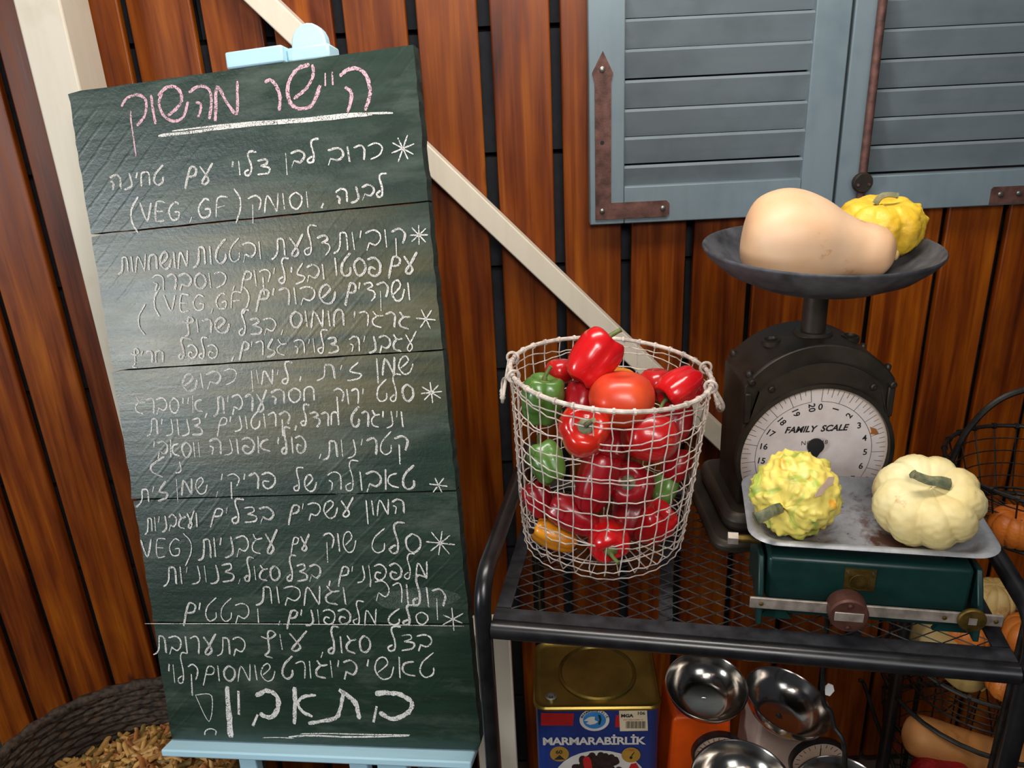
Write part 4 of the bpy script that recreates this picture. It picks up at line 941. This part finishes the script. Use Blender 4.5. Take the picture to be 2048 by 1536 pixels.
for k, ch_ in enumerate('MARMARABIRLIK'):
    a = radians(160-140*k/12); x, z = tq(1189+26.5*cos(a), 1441-19.5*sin(a)); text_mesh(ch_, .0062, M['ink'], rootM(tb) @ Matrix.Translation((x, .0002, z)) @ Matrix.Rotation(radians(90), 4, 'X') @ Matrix.Rotation(a-pi/2, 4, 'Z'), tb, 'lettering', bold=.0002)
tflat(ell(1119, 1509, 19, 15), 'printed_medal', M['prgold']); ttext('60', 1118, 1505, .013, M['ink'], 2, .0003); tflat([(1108, 1520), (1119, 1511), (1130, 1520)], 'medal_hill', M['ink'], 2)
tflat(ell(1200, 1560, 92, 58), 'printed_plate', M['prwhite'])
tflat(ell(1262, 1510, 19, 15), 'printed_medal', M['prgold'], 4); tflat(ell(1262, 1515, 3, 3), 'medal_olive', M['ink'], 5); tflat([(1262, 1511), (1268, 1504), (1269, 1505), (1264, 1512)], 'medal_twig', M['ink'], 5); ttext('1954', 1262, 1500, .005, M['prred'], 5)
ov = random.Random(2)
for k in range(190):
    x, y = ov.uniform(1140, 1246), ov.uniform(1508, 1560)
    if ((x-1197)/58)**2+((y-1556)/46)**2 < 1: tflat(ell(x, y, 7, 6, 10), 'printed_olive', M['olive'], 2+.3*ov.random())
tflat([(1167, 1530), (1166, 1519), (1170, 1513), (1178, 1514), (1182, 1520), (1186, 1545), (1172, 1545)], 'printed_red_strip', M['prred'], 4); tflat([(1256, 1540), (1262, 1528), (1272, 1526), (1280, 1540)], 'printed_red_strip', M['prred'], 4)

# ------------------------------------------------------------------ small kitchen scales with steel bowls
def bowl_thing(label, px, py, dep, apx, ratio, phi, deep=.62):
    c = at(px, py, dep); d = (CAM-c).normalized(); rt = RT-d*RT.dot(d); rt.normalize(); up = d.cross(rt); ph = radians(phi)
    mi = (up*cos(ph)+rt*sin(ph)); th = math.acos(ratio); nn = d*cos(th)+mi*sin(th); R_ = apx/F*dep
    t = thing('steel_bowl', label, 'bowl', M=frame(c, nn, rt), group='steel bowls on the lower shelf')
    pf = [(.0005, -deep*R_), (.45*R_, -deep*R_*.99), (.60*R_, -deep*R_*.93), (.80*R_, -deep*R_*.62), (.92*R_, -.22*R_), (.97*R_, -.02*R_), (1.0*R_, 0), (1.005*R_, .008*R_), (.985*R_, .012*R_), (.955*R_, -.02*R_), (.90*R_, -.22*R_), (.78*R_, -deep*R_*.60), (.58*R_, -deep*R_*.89), (.44*R_, -deep*R_*.94), (.0005, -deep*R_*.95)]
    MB().lathe(pf, 64, cap=False).build('shell', M['steel'], t, smooth=35); return t, c, nn, R_
b1 = bowl_thing('polished steel bowl tipped forward above the orange scale', 1413, 1371, 1.50, 81, .78, 14)
b2_ = bowl_thing('polished steel bowl tipped to the right above the whitish scale', 1577, 1400, 1.50, 88, .62, 33)
b3 = bowl_thing('lower steel bowl in front of the orange scale dial', 1484, 1566, 1.42, 101, .80, 16)
b4 = bowl_thing('lower steel bowl in front of the whitish scale dial', 1678, 1590, 1.42, 92, .80, 10)
def kscale(label, pcol, pxl, pxr, ytop, Y, dialc, bowl):
    a, b = onY(pxl, ytop, Y), onY(pxr, ytop, Y); w_ = b.x-a.x; x0 = (a.x+b.x)/2; zt_ = a.z
    t = thing('kitchen_scale', label, 'scale', (x0, Y+.05, LZ)); 
    def P(m_, nm, mt, **k): return m_.build(nm, mt, t, world=True, **k)
    pr = [(Y, LZ), (Y, zt_-.03), (Y+.02, zt_), (Y+.10, zt_), (Y+.11, LZ)]
    prb = [(-w_*.62, LZ), (w_*.62, LZ), (w_*.5, zt_-.01), (w_*.45, zt_), (-w_*.45, zt_), (-w_*.5, zt_-.01)]
    P(MB().prism([(x0+x, Y, z) for x, z in prb], (0, .11, 0)), 'casing', pcol, bevel=.006)
    P(MB().prism([(x0+x, Y-.05, z) for x, z in ((-w_*.72, LZ), (w_*.72, LZ), (w_*.66, LZ+.055), (-w_*.66, LZ+.055))], (0, .05, 0)), 'front_lip', pcol, bevel=.006)
    q = onY(*dialc[:2], Y-.012); r_ = dialc[2]/F*(q-CAM).dot(fw)
    P(MB().lathe([(.0005, 0), (r_, 0), (r_, .012), (r_*.93, .014), (r_*.9, .010), (.0005, .010)], 40, frame((q.x, Y, q.z), (0, -1, 0))), 'dial_rim', M['blackm'], smooth=35)
    P(MB().lathe([(.0005, 0), (r_*.89, 0), (.0005, .0008)], 40, frame((q.x, Y-.0102, q.z), (0, -1, 0)), cap=False), 'dial', M['dial'])
    m_ = MB()
    for k in range(24): an = 2*pi*k/24; m_.box((0, 0, 0), (.0008, .0006, r_*.14), Matrix.Translation((q.x+r_*.76*cos(an), Y-.0112, q.z+r_*.76*sin(an))) @ Matrix.Rotation(pi/2-an, 4, 'Y'))
    P(m_, 'graduation_marks', M['ink']); P(MB().box((q.x, Y-.0125, q.z+r_*.25), (.0016, .0006, r_*.9)), 'pointer', M['ink'])
    c, nn, R_ = bowl[1:]; bt = c-nn*R_*.6
    P(MB().tube([bt-nn*.004, (x0+(bt.x-x0)*.4, Y+.055, zt_-.005)], .009, 12), 'post', M['steel'])
kscale('orange enamelled kitchen scale under the tipped steel bowl', M['orange'], 1345, 1462, 1436, -.52, (1436, 1510, 52), b1)
kscale('whitish enamelled kitchen scale beside the orange one', M['whitee'], 1520, 1640, 1442, -.57, (1638, 1527, 58), b2_)

# dark rod with a white tag in front of the bowls
P = [at(*p) for p in ((1640, 1330, 1.36), (1645, 1380, 1.36), (1662, 1425, 1.36), (1668, 1452, 1.36), (1690, 1536, 1.36), (1700, 1600, 1.36))]
P[0] = V((P[0].x, P[0].y, SZ-.03)); P[-1] = V((P[-1].x, P[-1].y, LZ+.006))
rd = thing('iron_rod', 'thin dark bent iron rod with a white tag, in front of the steel bowls', 'rod', tuple(P[-1]))
MB().tube(smooth_pts(P, 6), .0042, 8).build('rod', M['wireb'], rd, world=True)
c = at(1658, 1378, 1.355); fr = frame(c, CAM-c, RT)
MB().prism([fr @ V(p) for p in ((-.007, -.009, 0), (0, -.011, 0), (.008, -.003, 0), (.007, .006, 0), (0, .009, 0), (-.006, .004, 0))], fr.to_3x3() @ V((0, 0, .0008))).build('tag', M['prwhite'], rd, world=True, smooth=0)

# ------------------------------------------------------------------ dark wire baskets on the right
def wbasket(name, label, c, R1, R0, hgt, nv, nh, r=.0016, handle=None, group='dark wire baskets right of the rack'):
    t = thing(name, label, 'basket', tuple(c), group=None)
    for k in range(nv):
        a = 2*pi*k/nv; P = [(0, 0, -hgt), (R0*cos(a), R0*sin(a), -hgt), (lerp(R0, R1, .5)*cos(a), lerp(R0, R1, .5)*sin(a), -hgt*.5), (R1*cos(a), R1*sin(a), 0)]
        MB().tube(P, r, 5).build('vertical_wire', M['wireb'], t)
    for k in range(nh):
        u = k/nh; rr = lerp(R0, R1, u); MB().tube([(rr*cos(a), rr*sin(a), -hgt*(1-u)) for a in [2*pi*j/48 for j in range(48)]], r*(1.6 if k == 0 else .8), 5, closed=True).build('hoop_wire', M['wireb'], t)
    MB().tube([(R1*cos(a), R1*sin(a), 0) for a in [2*pi*j/60 for j in range(60)]], .0042, 8, closed=True).build('rim', M['wireb'], t)
    m_ = MB()
    for k in range(nv): a = 2*pi*k/nv; m_.tube([(R1*cos(a)+.003*sin(a), R1*sin(a)-.003*cos(a), 0), (R1*cos(a)-.003*sin(a), R1*sin(a)+.003*cos(a), 0)], .0062, 7)
    tag(m_.build('rim_wrap', M['wireb'], t), kind='stuff')
    if handle:
        P = smooth_pts([(-R1-.012, 0, .002), (-R1*.93, 0, handle*.5), (-R1*.6, 0, handle*.88), (0, 0, handle), (R1*.6, 0, handle*.88), (R1*.93, 0, handle*.5), (R1+.012, 0, .002)], 6)
        MB().tube(P, .0055, 8).build('handle', M['wireb'], t)
        for s_ in (-1, 1): MB().tube([(s_*(R1+.006)+.008*cos(a), 0, .002+.008*sin(a)) for a in [2*pi*j/14 for j in range(14)]], .002, 6, closed=True).build('handle_eye', M['wireb'], t)
    return t
ca = at(2088, 928, 1.48)
wb = wbasket('wire_basket', 'dark wire basket with an arched handle at the right edge, holding orange pumpkins', ca, .160, .118, .115, 24, 5, handle=.155)
# stand that carries the two upper baskets
st = thing('basket_stand', 'dark iron stand carrying the wire baskets at the right edge', 'stand', (ca.x, ca.y, 0))
cb = V((ca.x-.02, ca.y+.0, ca.z-.40))
MB().tube([(.112*cos(a), .112*sin(a), ca.z-.1235) for a in [2*pi*j/40 for j in range(40)]], .0045, 8, closed=True).build('ring', M['wireb'], st)
for a in (radians(240), radians(352), radians(95)):
    MB().tube([(.124*cos(a), .124*sin(a), ca.z-.13), (.219*cos(a), .219*sin(a), ca.z-.19), (.219*cos(a), .219*sin(a), 0)], .0055, 8).build('leg', M['wireb'], st)
MB().tube([(.213*cos(a), .213*sin(a), cb.z-.099) for a in [2*pi*j/40 for j in range(40)]], .0045, 8, closed=True).build('ring', M['wireb'], st)
for a in (0, pi/2): MB().tube([(-.217*cos(a), -.217*sin(a), cb.z-.099), (.217*cos(a), .217*sin(a), cb.z-.099)], .004, 6).build('cross_wire', M['wireb'], st)
def pk(label, mat, px, py, dep, rpx, el, ax, seed, name='pumpkin'):
    return pumpkin(name, label, mat, at(px, py, dep), rpx/F*dep, el, ax, 10, .08, seed, dimple=.15)
pk('orange pumpkin in the handled wire basket at the right edge', M['opump'], 2030, 1054, 1.43, 50, .85, (0, 0, 1), 31, 'orange_pumpkin')
wb2 = wbasket('wire_basket', 'second dark wire basket under the handled one, holding pale and orange squashes', cb, .185, .15, .09, 22, 4)
print('LOWER BASKET', cb)
pk('orange pumpkin lowest in the second wire basket, seen through the mesh shelf', M['opump'], 1935, 1262, 1.62, 44, .8, (0, 0, 1), 32, 'orange_pumpkin')
pk('peach-coloured squash beside the rack side tube in the second wire basket', M['psq'], 1985, 1200, 1.62, 44, 1.0, (0, 0, 1), 33, 'pale_squash')
pk('orange pumpkin at the right edge beyond the rack corner', M['opump'], 2062, 1270, 1.55, 50, .85, (0, 0, 1), 34, 'orange_pumpkin')
A_, B_ = at(1812, 1232, 1.66), at(1965, 1375, 1.60)
butternut('pale_squash', 'long pale squash seen through the mesh shelf above the lowest basket', M['psq'], A_, B_, [(0, 0), (.022, .02), (.036, .1), (.040, .3), (.038, .6), (.036, .85), (.02, .97), (.004, 1)])
pk('small orange squash just under the rack front rail at the right', M['opump'], 2015, 1365, 1.50, 40, .9, (0, 0, 1), 35, 'orange_squash')
cc = at(1900, 1440, 1.62); cc = V((.922, -.428, .600))
wb3 = wbasket('wire_basket', 'low dark wire basket holding a long butternut squash below the rack', cc, .16, .145, .17, 22, 5)
A_, B_ = at(1812, 1462, 1.62), at(2105, 1560, 1.60)
butternut('butternut_squash', 'long tan butternut squash lying in the lowest wire basket', M['butter_shaded'], A_, B_, [(0, 0), (.022, .008), (.037, .05), (.041, .15), (.040, .4), (.042, .6), (.052, .8), (.045, .93), (.02, .99), (.004, 1)])
pk('dark red pumpkin under the long butternut squash', M['dred'], 1885, 1560, 1.58, 60, .7, (0, 0, 1), 36, 'red_pumpkin')
# iron rods behind
P = [at(1718, 1362, 1.72), at(1728, 1368, 1.72), at(1752, 1440, 1.72), at(1790, 1540, 1.72), at(1810, 1600, 1.72)]
tag(MB().tube(smooth_pts(P, 4), .0042, 7).build('iron_rod', M['wireb']), 'thin dark bent rod leaning behind the lowest wire basket', 'rod')

# ------------------------------------------------------------------ woven basket with dry penne
WC = V((-.86, -.44, 0)); RX, RY, WZ = .283, .250, .572
wk = thing('woven_basket', 'large dark woven basket full of dry penne behind the foot of the chalkboard', 'basket', tuple(WC))
nr = 44
for k in range(nr):
    u = k/(nr-1); z = lerp(.008, WZ, u); sc = lerp(.82, 1.0, u); P = []; N_ = 192
    for j in range(N_):
        a = 2*pi*j/N_; ww = .0030*sin(2*pi*j/8+pi*k)+.0012*sin(1.7*j+3*k); P.append(((RX*sc+ww)*cos(a), (RY*sc+ww)*sin(a), z))
    MB().tube(P, [.0078+.0010*cos(2*pi*j/8+pi*k) for j in range(N_)], 5, closed=True).build('woven_row', M['wicker'], wk, smooth=60)
P = [((RX+.002)*cos(a), (RY+.002)*sin(a), WZ+.008) for a in [2*pi*j/90 for j in range(90)]]; MB().tube(P, [.010+.002*(j % 3) for j in range(90)], 7, closed=True).build('rim', M['wicker'], wk, smooth=60)
MB().lathe([(.0005, .010), (.8, .010), (.8, .02)], 48, Matrix.Diagonal((RX, RY, 1, 1))).build('bottom', M['wicker'], wk)
def heap(x, y):
    q = sqrt((x/RX)**2+(y/RY)**2); return .450+.055*max(0, 1-q*q)+.045*exp(-(((x-.12)/.14)**2+((y-.02)/.14)**2))
b = MB(); v = [(0, 0, heap(0, 0)-.012)]; f = []
for j in range(1, 11):
    for i in range(40): a = 2*pi*i/40; x, y = RX*.9*j/10*cos(a), RY*.9*j/10*sin(a); v.append((x, y, heap(x, y)-.012))
for i in range(40): f.append((0, 1+i, 1+(i+1) % 40))
for j in range(9):
    for i in range(40): f.append((1+j*40+i, 1+(j+1)*40+i, 1+(j+1)*40+(i+1) % 40, 1+j*40+(i+1) % 40))
b.add(v, f); o = b.build('pasta_heap', simple('pasta_crumbs', 'a87838', .7, 0, .6, 110, .8)); o.location = WC; tag(o, 'bed of broken dry pasta filling the dark woven basket', 'pasta', kind='stuff')
def penne_mesh(mat):
    L_, r_ = .040, .0056; b = MB(); n = 10; v = []
    for (rr, zo) in ((r_, -L_/2), (r_, L_/2), (r_*.68, L_/2), (r_*.68, -L_/2)):
        for k in range(n): a = 2*pi*k/n; v.append((rr*cos(a), rr*sin(a), zo+rr*cos(a)*.9))
    f = []
    for j in range(4):
        for k in range(n): f.append((j*n+k, j*n+(k+1) % n, ((j+1) % 4)*n+(k+1) % n, ((j+1) % 4)*n+k))
    b.add(v, f); return b.data('penne', mat, 40)
PC = [('cream-yellow', penne_mesh(simple('dry_pasta', 'd8a45c', .5, 0, .12, 60))), ('orange-red', penne_mesh(simple('dry_tomato_pasta', 'b8743e', .5, 0, .15, 60))), ('olive-brown', penne_mesh(simple('dry_spinach_pasta', '8a7038', .55, 0, .15, 60)))]
pr_ = random.Random(8); n = 0
while n < 300:
    x, y = pr_.uniform(-RX*.9, RX*.92), pr_.uniform(-RY*.75, RY*.9)
    if (x/RX)**2+(y/RY)**2 > .80: continue
    q_ = V((x, y, heap(x, y)))+WC-CAM; dz_ = q_.dot(fw); px_, py_ = 1024+F*q_.dot(RT)/dz_, 768-F*q_.dot(UP)/dz_
    if px_ < -60 or px_ > 480 or py_ > 1580: continue
    lvl = pr_.choice((0, .006, .012)); i_ = pr_.choices((0, 1, 2), (9, 1.4, 1.6))[0]; nm, me = PC[i_]
    o = bpy.data.objects.new('penne', me); COL.objects.link(o); o.location = WC+V((x, y, heap(x, y)+lvl-.004))
    o.rotation_euler = (pi/2+pr_.gauss(0, .32), pr_.uniform(0, 6.28), pr_.uniform(0, 6.28)); sc = pr_.uniform(.8, 1.1); o.scale = (sc, sc, sc*pr_.uniform(.75, 1.1))
    tag(o, '%s dry penne tube in the pasta heap of the dark woven basket' % nm, 'pasta', 'dry penne in the woven basket'); n += 1
